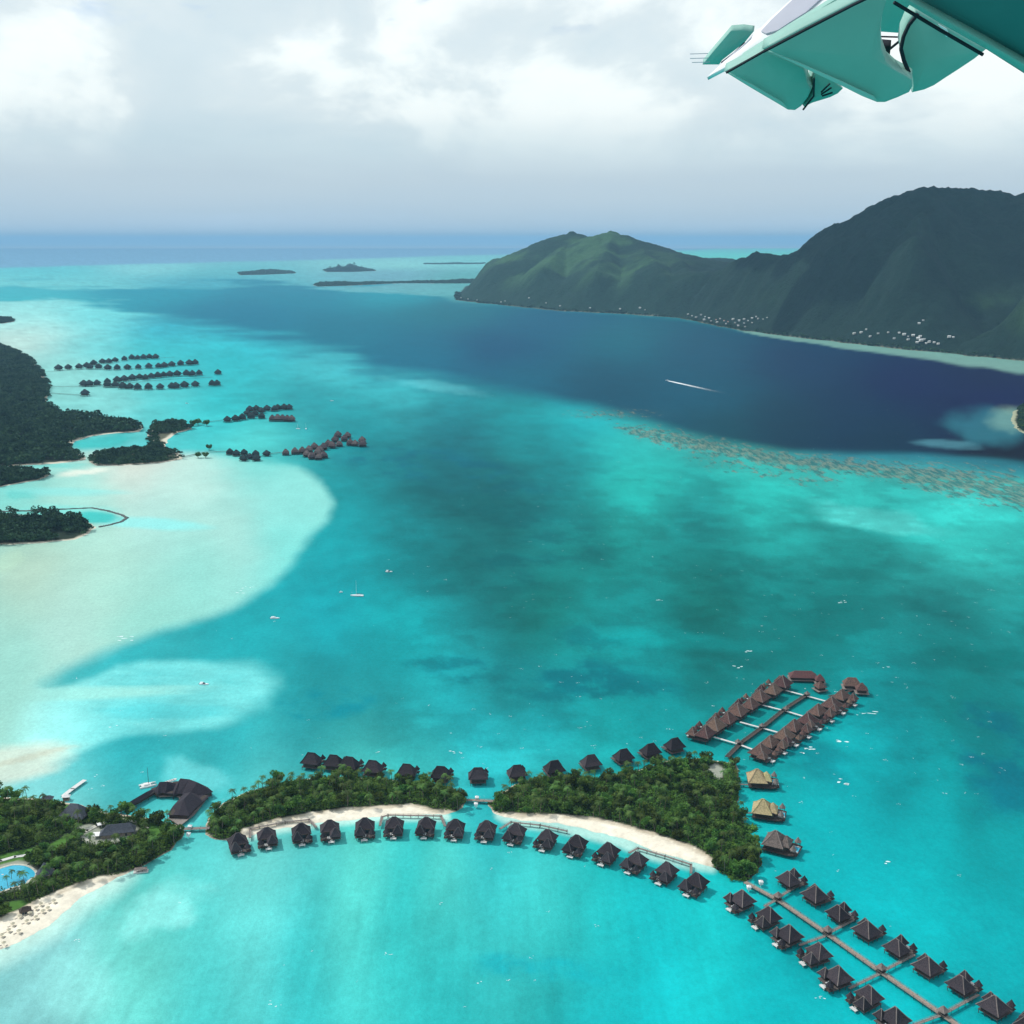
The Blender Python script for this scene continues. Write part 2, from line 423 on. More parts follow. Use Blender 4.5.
# ------------------------------------------------------------------ the lagoon
DEEP_POLY = [(-700, 285), (0, 288), (100, 284), (240, 281), (310, 287), (400, 289), (455, 300), (560, 309), (680, 318), (745, 330), (870, 347), (1024, 362), (1400, 410), (1800, 520), (1500, 500), (1100, 482),
             (1024, 474), (920, 463), (840, 460), (760, 452), (700, 440), (650, 424), (590, 408), (520, 395), (440, 382), (375, 375), (350, 360), (300, 348), (230, 333), (170, 320), (110, 303), (60, 297), (-700, 298)]
SHOAL_POLY = [(-900, 440), (60, 448), (150, 456), (205, 455), (255, 461), (295, 468), (322, 484), (333, 504), (326, 522), (302, 542), (292, 562), (276, 582), (238, 603), (196, 618), (150, 636), (104, 652), (62, 666), (40, 680),
              (30, 700), (22, 722), (12, 745), (-10, 768), (-60, 782), (-900, 800)]
LOBE_POLY = [(46, 686), (80, 676), (122, 663), (195, 660), (244, 666), (275, 684), (264, 704), (215, 725), (161, 735), (120, 737), (95, 744), (70, 756), (40, 768), (0, 778), (-200, 800), (-200, 690), (20, 680)]
def shepard(u, v, pts):
    V = lambda q: 260 * np.log(np.maximum(q - 236, 4))
    num = 0; den = 0; vv = V(v)
    for (a, b, _, c) in pts:
        d2 = (u - a) ** 2 + (vv - V(np.array(float(b)))) ** 2
        wt = 1.0 / (d2 + 2200.0) ** 2
        num = num + wt[..., None] * np.array(c); den = den + wt
    return num / den[..., None]
def lerp(a, b, m): return a * (1 - m[..., None]) + np.asarray(b) * m[..., None]
def blob(u, v, cx, cy, rx, ry, rot=0.0, s=0, amp=.5):
    c, s_ = math.cos(R(rot)), math.sin(R(rot)); x = (u - cx); y = (v - cy)
    a = (x * c + y * s_) / rx; b = (-x * s_ + y * c) / ry
    q = np.sqrt(a * a + b * b) + amp * (fbm(u / rx * 1.6 + s, v / ry * 1.1, 4, s) - .5) * 2
    return 1 - ss(q, .45, 1.05)
def water_colour(X, Y):
    u, v = ground_to_pixel(X, Y)
    front = (Y > 60)
    u = np.where(front, np.clip(u, -900, 1900), 500); v = np.where(front, np.clip(v, 240, 1150), 1100)
    pers = np.clip((v - 236) / 300, .05, 1.5)
    jx = (fbm(X / 90, Y / 160, 5, 3) - .5) * 30 * pers; jy = (fbm(X / 90, Y / 160, 5, 9) - .5) * 16 * pers
    uu, vv = u + jx, v + jy
    col = shepard(uu, vv, CP_BASE)
    weed = ss(fbm(X / 70 + 5, Y / 66, 6, 71, .62), .40, .60)
    # seabed patches of the inner lagoon
    for (cx, cy, rx, ry, rot, c, k) in [(545, 672, 110, 26, 4, (.0, .15, .18), .75), (430, 668, 46, 16, -8, (.0, .17, .2), .5), (330, 702, 60, 17, -6, (.0, .20, .24), .8), (600, 640, 60, 14, 0, (.0, .15, .17), .5),
                                      (440, 470, 90, 22, 10, (.0, .12, .17), .55), (520, 540, 80, 50, 20, (.0, .12, .13), .5), (760, 590, 90, 26, 10, (.0, .14, .13), .45), (1000, 770, 70, 46, 60, (.0, .14, .19), .7),
                                      (990, 660, 60, 18, 10, (.0, .18, .17), .5), (640, 690, 50, 10, 0, (.0, .16, .18), .55), (800, 760, 60, 18, 30, (.0, .20, .24), .45), (900, 640, 90, 12, 4, (.0, .16, .15), .4),
                                      (545, 970, 60, 16, 6, (.0, .36, .42), .5), (870, 730, 50, 9, 10, (.0, .2, .22), .4), (700, 560, 60, 12, 0, (.0, .16, .15), .4)]:
        m = blob(uu, vv, cx, cy, rx * 1.1, ry * 1.1, rot, cx % 7, .45); col = lerp(col, c, m * k * np.clip(.15 + 1.15 * weed, 0, 1.15))
    for (cx, cy, rx, ry, rot, c, k) in [(200, 775, 46, 22, 10, (.16, .66, .66), .6), (430, 385, 60, 5, 8, (.14, .60, .62), .4), (500, 765, 60, 14, 0, (.03, .58, .6), .5), (680, 640, 120, 12, 0, (.0, .34, .33), .3),
                                      (70, 985, 50, 50, -50, (.3, .78, .72), .35), (160, 915, 60, 26, -30, (.32, .82, .76), .5), (880, 520, 90, 14, 8, (.10, .62, .56), .5)]:
        m = blob(uu, vv, cx, cy, rx, ry, rot, cx % 5, .4); col = lerp(col, c, m * k)
    deepc = shepard(uu, vv, CP_DEEP)
    # reef flat dropping into the channel: greenish rim
    dd = sdist(u + jx * .6, v + jy * .5, DEEP_POLY) + (fbm(u / 70, v / 4.5, 4, 15) - .5) * 26 * (1 - ss(u, 380, 520)); fe = 1.5 * np.clip(2 + (v - 300) * .05, 2.0, 7) + 10 * (1 - ss(u, 350, 620))*ss(v, 300, 330)
    md = ss(dd / fe, -1, 1); col = lerp(col, deepc, md)
    for (cx, cy, rx, ry, rot, c, k) in [(1012, 420, 32, 14, 0, (.20, .30, .20), .9), (990, 424, 52, 22, 0, (.03, .22, .27), .5),
                                      (945, 444, 42, 5, 4, (.10, .34, .40), .45), (935, 466, 200, 14, 4, (.02, .24, .30), .55)]:
        m = blob(u, v, cx, cy, rx, ry, rot, cx % 5, .35); col = lerp(col, c, m * k)
    shr = np.interp(u, [712, 745, 800, 870, 940, 1024, 1150], [325, 331, 338, 346, 353, 361, 375]); bw = np.interp(u, [730, 760, 800, 870, 940, 1000, 1150], [0, 2.5, 3.5, 6, 8, 12, 16]) * (.75 + .5 * fbm(u / 30, u * 0, 3, 5))
    col = lerp(col, (.17, .33, .27), ss(v, shr - 12, shr - 8) * (1 - ss(v, shr + bw * .8, shr + bw * 1.2 + .5)) * ss(u, 728, 750) * .9)
    lob = ss(sdist(uu * 1.0, vv, LOBE_POLY) / (5.0 + 9 * ss(u, 200, 270)), -1, 1)
    strk = fbm((u - v * .3) / 26, (v) / 3.2, 4, 31)
    col = lerp(col, (.17, .62, .60), lob * (.78 + .5 * (strk - .5))); col = lerp(col, (.34, .74, .68), lob * (1 - ss(u, 20, 130)) * .8); col = lerp(col, (.07, .52, .54), lob * blob(u, v, 165, 711, 80, 10, 0, 3, .3) * .6)
    col = lerp(col, (.30, .66, .58), blob(u, v, 70, 694, 165, 8.5, -2, 2, .25) * .85)
    ds = sdist(u + jx * .5, v + jy * .7, SHOAL_POLY); fs = 3.5 + 3 * pers + 14 * ss(v, 672, 700)
    m = ss(ds / fs, -1.2, 1); col = lerp(col, shepard(uu, vv, CP_SHOAL), m); shoal = m
    # drying sand bank and sandy ridges
    for (cx, cy, rx, ry, rot, c, k) in [(5, 765, 90, 22, -12, (.60, .66, .54), .8), (25, 758, 60, 4, -14, (.48, .50, .38), .6), (8, 562, 24, 12, -20, (.40, .58, .42), .5), (60, 512, 60, 9, 0, (.12, .66, .60), .55), (150, 523, 70, 8, 3, (.2, .74, .72), .55), 
                                      (60, 492, 70, 5, 0, (.2, .66, .62), .5), (85, 472, 35, 4, -8, (.80, .78, .66), .7), (105, 441, 44, 8, -8, (.04, .42, .40), .95), (92, 518, 34, 7, 0, (.03, .46, .42), .9), (60, 466, 40, 3, -2, (.1, .5, .45), .6), (20, 495, 18, 6, 0, (.1, .5, .45), .6)]:
        m = blob(u, v, cx, cy, rx, ry, rot, cx % 5, .35); col = lerp(col, c, m * k)
    # shallow sand rim round the beaches
    for poly, wd, k in ((BEACH1, 7, .8), (BEACH2, 8, .75), (BEACH3, 26, .85)):
        d = -sdist(u + jx * .2, v + jy * .2, poly); m = (1 - ss(d, 0, wd)); col = lerp(col, (.55, .82, .72), m * k)
    # open ocean outside the barrier reef
    oc = 1 - ss(v, 265.2 - (u - 100) * .026 - 1.0 + (fbm(u / 40, v * 0, 4, 12) - .5) * 1.6, 266.2 - (u - 100) * .026 + (fbm(u / 40, v * 0, 4, 12) - .5) * 1.6)
    col = lerp(col, (.15, .33, .47), oc)
    # mottling of sand, weed and coral under the water
    n1 = fbm(X / 55, Y / 85, 5, 41) - .5; n2 = fbm(X / 14, Y / 22, 4, 51) - .5
    mot = 1 + (n1 * .42 + n2 * .16) * (1 - .6 * md) * (1 - .65 * shoal)
    sb = fbm((X + Y * .5) / 60, (Y - X * .5) / 9, 4, 61) - .5
    mot = mot + sb * .12 * ss(v, 860, 960) + (fbm(X / 5, Y / 75, 4, 67) - .5) * .20 * ss(v, 850, 900) * (1 - ss(u, 700, 760)); mid = ss(v, 420, 520) * (1 - ss(v, 760, 830)) * ss(u, 330, 430)
    mot = mot * (1 - .20 * mid * (weed - .45)) * (1 + .10 * mid * (fbm(X / 26, Y / 20, 5, 91) - .5) * 2)
    col = col * np.clip(mot, .5, 1.5)[..., None]
    # coral: reef edge of the channel and scattered heads
    xl = np.interp(u, [560, 620, 680, 740, 800, 870, 930, 1024, 1200], [410, 428, 441, 452, 462, 468, 478, 492, 510])
    wdt = np.interp(u, [560, 620, 660, 800, 880, 940, 1000, 1200], [1, 4, 9, 8, 9, 16, 17, 17])
    cor = np.exp(-((v - xl) / wdt) ** 2) * ss(u, 600, 640) + .55 * np.exp(-((v - 414) / 5) ** 2) * np.exp(-((u - 610) / 45) ** 2)
    cor = cor + .35 * np.exp(-((v - xl - 16) / 9) ** 2) * ss(u, 660, 720) * (1 - ss(u, 820, 860))
    col = lerp(col, (.07, .20, .17), np.clip(cor * 1.1, 0, 1) * .5 * fbm(X / 60, Y / 200, 4, 23) ** .6)
    return np.clip(col, 0, 1), np.clip(cor, 0, 1), md, np.where(front, u, 0)

BEACH1 = [(236, 842), (250, 826), (318, 815), (380, 809), (440, 811), (446, 817), (380, 818), (318, 824), (262, 833)]
BEACH2 = [(500, 815), (560, 817), (640, 832), (700, 852), (714, 860), (712, 868), (688, 865), (655, 856), (620, 842), (560, 827), (513, 822)]
BEACH3 = [(-300, 960), (0, 925), (60, 895), (100, 878), (125, 868), (110, 882), (80, 900), (50, 925), (0, 952), (-300, 1060)]
def m_water():
    m = bpy.data.materials.new('lagoon_water'); m.use_nodes = True; t = NT(m.node_tree)
    g = t.n('ShaderNodeNewGeometry'); P = g.outputs['Position']
    a = t.n('ShaderNodeAttribute', attribute_name='Col'); co = t.n('ShaderNodeAttribute', attribute_name='coral')
    # wind streaks and fine mottling
    f = t.noise(t.scalev(P, 1, .6, 1), .035, 6, .65); f2 = t.noise(t.scalev(P, 1, .7, 1), .25, 5, .7); f3 = t.noise(t.scalev(P, .5, 1, 1), 1.1, 3, .6)
    k = t.math('ADD', t.math('MULTIPLY_ADD', f, .22, .83), t.math('ADD', t.math('MULTIPLY_ADD', f2, .50, -.20), t.math('MULTIPLY_ADD', f3, .30, -.15)))
    hs = t.n('ShaderNodeHueSaturation'); t.l(a.outputs['Color'], hs.inputs['Color']); t.l(k, hs.inputs['Value'])
    cn = t.noise(t.scalev(P, 1, .45, 1), .05, 5, .68); cn2 = t.noise(P, .02, 3)
    thr = t.math('ADD', cn, t.math('MULTIPLY', co.outputs['Fac'], .24))
    cm = t.step(thr, .575, .72); cm = t.math('MULTIPLY', cm, t.step(co.outputs['Fac'], .06, .22))
    cc = t.mix(t.step(t.noise(t.scalev(P, 1, .2, 1), .10, 6, .75), .42, .60), (.020, .080, .078), (.20, .21, .15))
    c = t.mix(t.math('MULTIPLY', cm, .7), hs.outputs[0], cc)
    wn = t.noise(t.scalev(P, 1, .8, 1), .5, 6, .7); wn2 = t.noise(P, .06, 3, .5)
    nb = t.bump(t.math('ADD', wn, t.math('MULTIPLY', wn2, 1.0)), .55, .9)
    p = t.n('ShaderNodeBsdfDiffuse'); t.l(c, p.inputs['Color']); t.l(nb, p.inputs['Normal'])
    gl = t.n('ShaderNodeBsdfGlossy'); gl.inputs['Roughness'].default_value = .3; t.l(nb, gl.inputs['Normal'])
    fr = t.n('ShaderNodeFresnel'); fr.inputs['IOR'].default_value = 1.33; t.l(nb, fr.inputs['Normal'])
    mx = t.n('ShaderNodeMixShader'); t.l(t.math('MULTIPLY_ADD', fr.outputs[0], WATER_GLOSS, .006), mx.inputs[0]); t.l(p.outputs[0], mx.inputs[1]); t.l(gl.outputs[0], mx.inputs[2]); p = mx
    o = t.n('ShaderNodeOutputMaterial'); t.l(p.outputs[0], o.inputs[0]); return m
def build_water():
    v = [1120.0]
    while v[-1] > 248.3: v.append(v[-1] - max(.9, min(2.2, (v[-1] - 240) * .018)))
    rr = [math.hypot(0, at(512, q).y) for q in v]
    rr = [1.0, 60, 160, 260] + [q for q in rr if q > 330]
    th = list(np.arange(-36, 36.01, .09)); th = list(np.arange(-180, -36, 6.0)) + th + list(np.arange(42, 180, 6.0))
    RR, TH = np.meshgrid(rr, np.radians(th), indexing='ij')
    X = RR * np.sin(TH); Y = RR * np.cos(TH)
    # rings follow lines of equal forward distance inside the field of view
    Y = np.where(np.abs(TH) < R(36.5), RR, Y); X = np.where(np.abs(TH) < R(36.5), RR * np.tan(TH), X)
    col, cor, md, _ = water_colour(X, Y)
    V = np.stack([X, Y, np.zeros_like(X)], -1).reshape(-1, 3)
    nr, nc = X.shape; i = np.arange(nr - 1)[:, None]; j = np.arange(nc)[None, :]; j2 = (j + 1) % nc
    F = np.stack([i * nc + j, (i + 1) * nc + j, (i + 1) * nc + j2, i * nc + j2], -1).reshape(-1, 4)[:, ::-1]
    ob = link_mesh('sea', V, F, m_water(), None, True, cols=col.reshape(-1, 3), attrs={'coral': cor.ravel()})
    tag(ob, kind='structure'); return ob
build_water()
HAZE_COL = (.36, .70, 1.0, 1); HAZE_DEN = 2.8e-5
SHADE_CLOUDS = [(350, 7300, 1450, 800, 3), (-250, 7800, 480, 420, 8), (2000, 7900, 1500, 1700, 5), (520, 6620, 950, 320, 13)]
# ------------------------------------------------------------------ islets near the resort
def world_poly(P, z=0.0): return [tuple(at(u, v, z)[:2]) for u, v in P]
ISLET_A = [(204, 835), (207, 818), (222, 803), (245, 792), (290, 780), (350, 776), (410, 781), (455, 788), (467, 799), (464, 808), (446, 815), (380, 817), (318, 823), (262, 832), (238, 842), (215, 840)]
ISLET_B = [(486, 804), (498, 796), (514, 784), (535, 777), (560, 774), (600, 777), (640, 769), (668, 760), (700, 758), (736, 764), (742, 784), (738, 802), (748, 832), (762, 862), (760, 873), (746, 882), (731, 881), (716, 868), (690, 862), (655, 852), (620, 838), (560, 824), (515, 820), (492, 814)]
ISLET_C = [(-260, 800), (0, 797), (40, 798), (75, 803), (105, 812), (150, 818), (178, 824), (186, 833), (172, 850), (142, 868), (112, 880), (82, 898), (50, 925), (0, 952), (-80, 985), (-260, 1060)]
VEG_A = [(206, 834), (209, 818), (224, 804), (245, 794), (290, 782), (350, 778), (410, 782), (458, 790), (466, 803), (458, 811), (436, 811), (410, 806), (340, 810), (310, 814), (262, 824), (243, 831), (238, 839), (216, 840)]
VEG_B = [(488, 804), (500, 797), (516, 786), (535, 779), (560, 776), (600, 779), (640, 771), (668, 762), (700, 760), (735, 765), (742, 784), (738, 802), (748, 832), (762, 862), (760, 874), (746, 883), (730, 882), (714, 869), (712, 860), (692, 848), (650, 833), (600, 820), (560, 816), (520, 815), (494, 813)]
VEG_C = [(-255, 803), (0, 800), (40, 801), (75, 806), (105, 815), (150, 820), (176, 827), (185, 834), (171, 850), (141, 868), (122, 874), (98, 879), (76, 886), (50, 896), (30, 906), (0, 920), (-80, 955), (-255, 1010)]
CLEAR = [[(-20, 862), (20, 852), (52, 845), (68, 836), (80, 838), (62, 850), (30, 860), (0, 872)], [(-40, 878), (0, 867), (18, 862), (36, 866), (42, 876), (36, 886), (18, 892), (-10, 897), (-40, 902)],
         [(76, 828), (92, 826), (104, 832), (130, 826), (140, 832), (128, 842), (104, 848), (86, 846)], [(0, 906), (22, 902), (30, 906), (10, 914), (-6, 918)],
         [(132, 790), (150, 797), (152, 808), (128, 810)], [(150, 822), (165, 832), (160, 842), (146, 838)], [(64, 806), (88, 806), (88, 822), (64, 822)]]
CLEARB = [[(703, 770), (716, 765), (726, 772), (722, 782), (708, 778)]]
WP_A, WP_B, WP_C = (world_poly(p) for p in (ISLET_A, ISLET_B, ISLET_C))
WV_A, WV_B, WV_C = (world_poly(p) for p in (VEG_A, VEG_B, VEG_C))
WCLEAR = [world_poly(p) for p in CLEAR]; WCLEARB = [world_poly(p) for p in CLEARB]

def m_ground():
    m = bpy.data.materials.new('islet_ground'); m.use_nodes = True; t = NT(m.node_tree)
    g = t.n('ShaderNodeNewGeometry'); P = g.outputs['Position']; a = t.n('ShaderNodeAttribute', attribute_name='Col')
    k = t.math('MULTIPLY_ADD', t.noise(P, .25, 6, .7), .7, .65)
    hs = t.n('ShaderNodeHueSaturation'); t.l(a.outputs['Color'], hs.inputs['Color']); t.l(k, hs.inputs['Value'])
    p = t.n('ShaderNodeBsdfPrincipled'); t.l(hs.outputs[0], p.inputs['Base Color']); p.inputs['Roughness'].default_value = .95; p.inputs['Specular IOR Level'].default_value = .1
    t.l(t.bump(t.noise(P, 1.2, 4, .6), .4, .3), p.inputs['Normal'])
    o = t.n('ShaderNodeOutputMaterial'); t.l(p.outputs[0], o.inputs[0]); return m
M_GROUND = m_ground()
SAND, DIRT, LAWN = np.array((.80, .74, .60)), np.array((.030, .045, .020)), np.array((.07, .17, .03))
def islet(name, poly, veg, clears, cell=2.0, hmax=1.6, pave=()):
    xs = [p[0] for p in poly]; ys = [p[1] for p in poly]
    X, Y = np.meshgrid(np.arange(min(xs) - 14, max(xs) + 14, cell), np.arange(min(ys) - 14, max(ys) + 14, cell), indexing='ij')
    j = (fbm(X / 9, Y / 9, 4, 5) - .5) * 5
    d = sdist(X, Y, poly) + j
    Z = -.9 + hmax * 1.5 * ss(d, -6, 10) + .25 * fbm(X / 12, Y / 12, 3, 8) * ss(d, 3, 12)
    dv = sdist(X, Y, veg) + j
    col = SAND[None, None] * (.86 + .3 * fbm(X / 6, Y / 6, 3, 2))[..., None]
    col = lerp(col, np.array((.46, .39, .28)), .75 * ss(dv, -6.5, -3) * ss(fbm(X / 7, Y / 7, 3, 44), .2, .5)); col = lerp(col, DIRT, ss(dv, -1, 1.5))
    for i, cpoly in enumerate(clears):
        col = lerp(col, LAWN if i < 1 or i > 2 else np.array((.30, .32, .26)), ss(sdist(X, Y, cpoly) + j * .5, -1, 1.5) * ss(dv, 0, 2))
    wet = ss(Z, -.3, .25)[..., None]; col = col * (.75 + .25 * wet)
    nr, nc = X.shape; V = np.stack([X, Y, Z], -1).reshape(-1, 3)
    i = np.arange(nr - 1)[:, None]; jj = np.arange(nc - 1)[None, :]
    F = np.stack([i * nc + jj, (i + 1) * nc + jj, (i + 1) * nc + jj + 1, i * nc + jj + 1], -1).reshape(-1, 4)
    keep = (d > -9).reshape(-1)[F].any(1)
    F = F[keep]; used = np.unique(F); mp = np.zeros(len(V), int); mp[used] = np.arange(len(used))
    ob = link_mesh(name, V[used], mp[F], M_GROUND, None, True, cols=col.reshape(-1, 3)[used]); return tag(ob, kind='structure')
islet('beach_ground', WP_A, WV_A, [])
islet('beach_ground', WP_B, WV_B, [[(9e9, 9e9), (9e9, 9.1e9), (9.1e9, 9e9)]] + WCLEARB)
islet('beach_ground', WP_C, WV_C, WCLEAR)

# far motus, seen very obliquely
MOTU = [
    ([(-40, 336), (-20, 342), (0, 346), (15, 351), (30, 359), (45, 375), (50, 392), (45, 405), (62, 414), (100, 418), (138, 423), (144, 428), (141, 432), (120, 433), (92, 436), (76, 441), (68, 447), (84, 456), (86, 460), (55, 464), (0, 467), (-40, 468)], 13),
    ([(88, 462), (94, 453), (125, 450), (146, 449), (150, 443), (146, 434), (152, 426), (172, 422), (188, 424), (194, 429), (176, 433), (168, 441), (166, 449), (184, 454), (184, 459), (162, 463), (120, 466), (95, 466)], 9),
    ([(-40, 471), (0, 470), (38, 471), (51, 475), (40, 480), (0, 487), (-40, 490)], 11),
    ([(-40, 516), (0, 514), (55, 515), (80, 518), (92, 524), (100, 527), (90, 533), (78, 540), (40, 543), (0, 545), (-40, 548)], 11),
    ([(-80, 316), (-5, 317), (12, 319), (15, 321.5), (4, 323.5), (-80, 326)], 10),
    ([(238, 272.5), (262, 271), (292, 271.8), (296, 273.4), (268, 274.6), (240, 275.2)], 16),
    ([(323, 270), (345, 268.2), (372, 269.6), (376, 271), (350, 272), (326, 272)], 22),
    ([(313, 285.2), (335, 282.8), (372, 282.6), (420, 281.8), (470, 280.2), (520, 280), (520, 283), (455, 283.5), (400, 283.2), (350, 285.6), (318, 286.6)], 12),
    ([(424, 263.7), (450, 263.2), (486, 263.4), (482, 264.0), (440, 264.3), (424, 264.2)], 11),
    ([(1013, 411), (1024, 406), (1060, 405), (1060, 434), (1024, 434), (1014, 428), (1011, 420)], 9)]
SANDY = [None, [(158, 434), (170, 434), (178, 440), (168, 448), (160, 444)], None, [(90, 520), (104, 525), (96, 530), (88, 528)], None, None, None, None, None, [(1000, 400), (1017, 400), (1018, 440), (1000, 440)]]
def strip_ground(poly, name='sand_ground', cell=9.0, rim=9, floor=(.016, .030, .018), sand=(.62, .58, .46)):
    """low sandy motu with a dark wooded middle"""
    W = world_poly(poly); xs = [p[0] for p in W]; ys = [p[1] for p in W]
    X, Y = np.meshgrid(np.arange(min(xs) - 20, max(xs) + 20, cell), np.arange(min(ys) - 20, max(ys) + 20, cell * 1.3), indexing='ij')
    d = sdist(X, Y, W) + (fbm(X / 30, Y / 30, 4, 6) - .5) * 14
    Z = -1.2 + 2.2 * ss(d, -10, 12); col = lerp(np.broadcast_to(np.array(sand), X.shape + (3,)), floor, ss(d, rim, rim + 6))
    nr, nc = X.shape; V = np.stack([X, Y, Z], -1).reshape(-1, 3); i = np.arange(nr - 1)[:, None]; jj = np.arange(nc - 1)[None, :]
    F = np.stack([i * nc + jj, (i + 1) * nc + jj, (i + 1) * nc + jj + 1, i * nc + jj + 1], -1).reshape(-1, 4)
    F = F[(d > -14).reshape(-1)[F].any(1)]; used = np.unique(F); mp = np.zeros(len(V), int); mp[used] = np.arange(len(used))
    return tag(link_mesh(name, V[used], mp[F], M_GROUND, None, True, cols=col.reshape(-1, 3)[used]), kind='structure')

M_FOREST = mat('forest_leaves', (.050, .105, .050), .9, .3, .035, col2=(.014, .040, .026), spec=.05)
M_FARF = mat('far_forest_leaves', (.060, .13, .065), .9, .3, .01, col2=(.035, .085, .045), spec=.03)
def forest(poly, hgt, spacing, name, holes=(), leafs=34, wpoly=None, cap=9000, m_=None, hump=0):
    """many crowns as leaf clumps in one mass, with bare stems at the rim"""
    W = wpoly or world_poly(poly); xs = [p[0] for p in W]; ys = [p[1] for p in W]
    gx = np.arange(min(xs), max(xs), spacing); gy = np.arange(min(ys), max(ys), spacing)
    X, Y = np.meshgrid(gx, gy, indexing='ij'); X = X + rng.uniform(-.45, .45, X.shape) * spacing; Y = Y + rng.uniform(-.45, .45, X.shape) * spacing
    d = sdist(X, Y, W) + (fbm(X / 40, Y / 40, 3, 77) - .5) * 24
    ok = d > 2
    for h in holes: ok &= ~(sdist(X, Y, world_poly(h)) > -3)
    ok &= ~((fbm(X / 60, Y / 60, 4, 13) < .31))
    X = X[ok]; Y = Y[ok]; n = len(X)
    if n > cap: q = rng.permutation(n)[:cap]; X = X[q]; Y = Y[q]; n = cap
    H = hgt * (.35 + 1.2 * fbm(X / 45, Y / 60, 3, 19)) * rng.uniform(.6, 1.35, n)
    rad = spacing * rng.uniform(.55, .85, n)
    if m_: H = H * (.25 + 1.5 * fbm(X / 260, Y / 900, 4, 29) ** 1.3)
    if hump: H = H * (.55 + hump * np.exp(-((X - X.mean()) / (X.std() * .9 + 1)) ** 2))
    ph = rng.uniform(0, 2 * np.pi, (n, leafs)); cz = rng.uniform(-.5, 1, (n, leafs)); sr = np.sqrt(np.maximum(0, 1 - cz ** 2)) * rng.uniform(.6, 1.1, (n, leafs))
    cx = X[:, None] + rad[:, None] * sr * np.cos(ph); cy = Y[:, None] + rad[:, None] * sr * np.sin(ph); czz = H[:, None] * .72 + H[:, None] * .28 * cz
    ctr = np.stack([cx, cy, czz], -1).reshape(-1, 3); m = len(ctr)
    a = rng.normal(size=(m, 3)); a[:, 2] *= .6; a /= np.linalg.norm(a, axis=1)[:, None]; b = rng.normal(size=(m, 3)); b -= (b * a).sum(1)[:, None] * a; b /= np.linalg.norm(b, axis=1)[:, None]
    s = (np.repeat(rad, leafs) * rng.uniform(.22, .5, m))[:, None]
    V = np.stack([ctr + a * s, ctr + b * s * .7, ctr - a * s, ctr - b * s * .7], 1).reshape(-1, 3)
    # stems
    e = .25; sx = np.array([-e, e, e, -e]); V2 = np.stack([np.stack([X - e, Y, X * 0 - .5], -1), np.stack([X + e, Y, X * 0 - .5], -1), np.stack([X + e * .6, Y, H * .8], -1), np.stack([X - e * .6, Y, H * .8], -1)], 1).reshape(-1, 3)
    V = np.concatenate([V, V2]); F = np.arange(len(V)).reshape(-1, 4)
    ob = link_mesh(name, V, F, m_ or M_FOREST); tag(ob, kind='stuff'); return ob
for k, ((poly, h), sd) in enumerate(zip(MOTU, SANDY)):
    big = k in (5, 6, 7, 8)
    strip_ground(poly, cell=16 if big else (9 if k == 0 else 4.5), rim=4 if k in (2, 3) else 9, floor=(.04, .08, .045) if big else (.016, .030, .018) if k != 1 else (.10, .11, .07), sand=(.34, .36, .24) if k == 9 else (.62, .58, .46))
    ob = forest(poly, h * (1.2 if big else 1.0), 20 if big else (10.5 if k == 0 else 7), 'palm_forest', [sd] if sd else ([[(70, 443), (90, 437), (150, 434), (150, 450), (92, 452)]] if k == 0 else []), 26 if k == 0 else 34, m_=M_FARF if big else None, hump={5: .9, 6: 2.2}.get(k, 0))
    ob['label'] = ['dark palm forest of the big motu by the overwater rows', 'palm grove on the hooked motu round the small lagoon', 'thin line of palms on the narrow sand spit', 'dense palm grove beside the curved breakwater',
                   'small tuft of trees on the sand flat beyond', 'dark wood on the flat islet near the horizon', 'dark wood on the humped islet near the horizon', 'low woods along the thin islet before the point', 'faint trees on the thinnest islet under the haze', 'dark green scrub on the islet at the reef pass'][k]
    ob['category'] = 'forest'

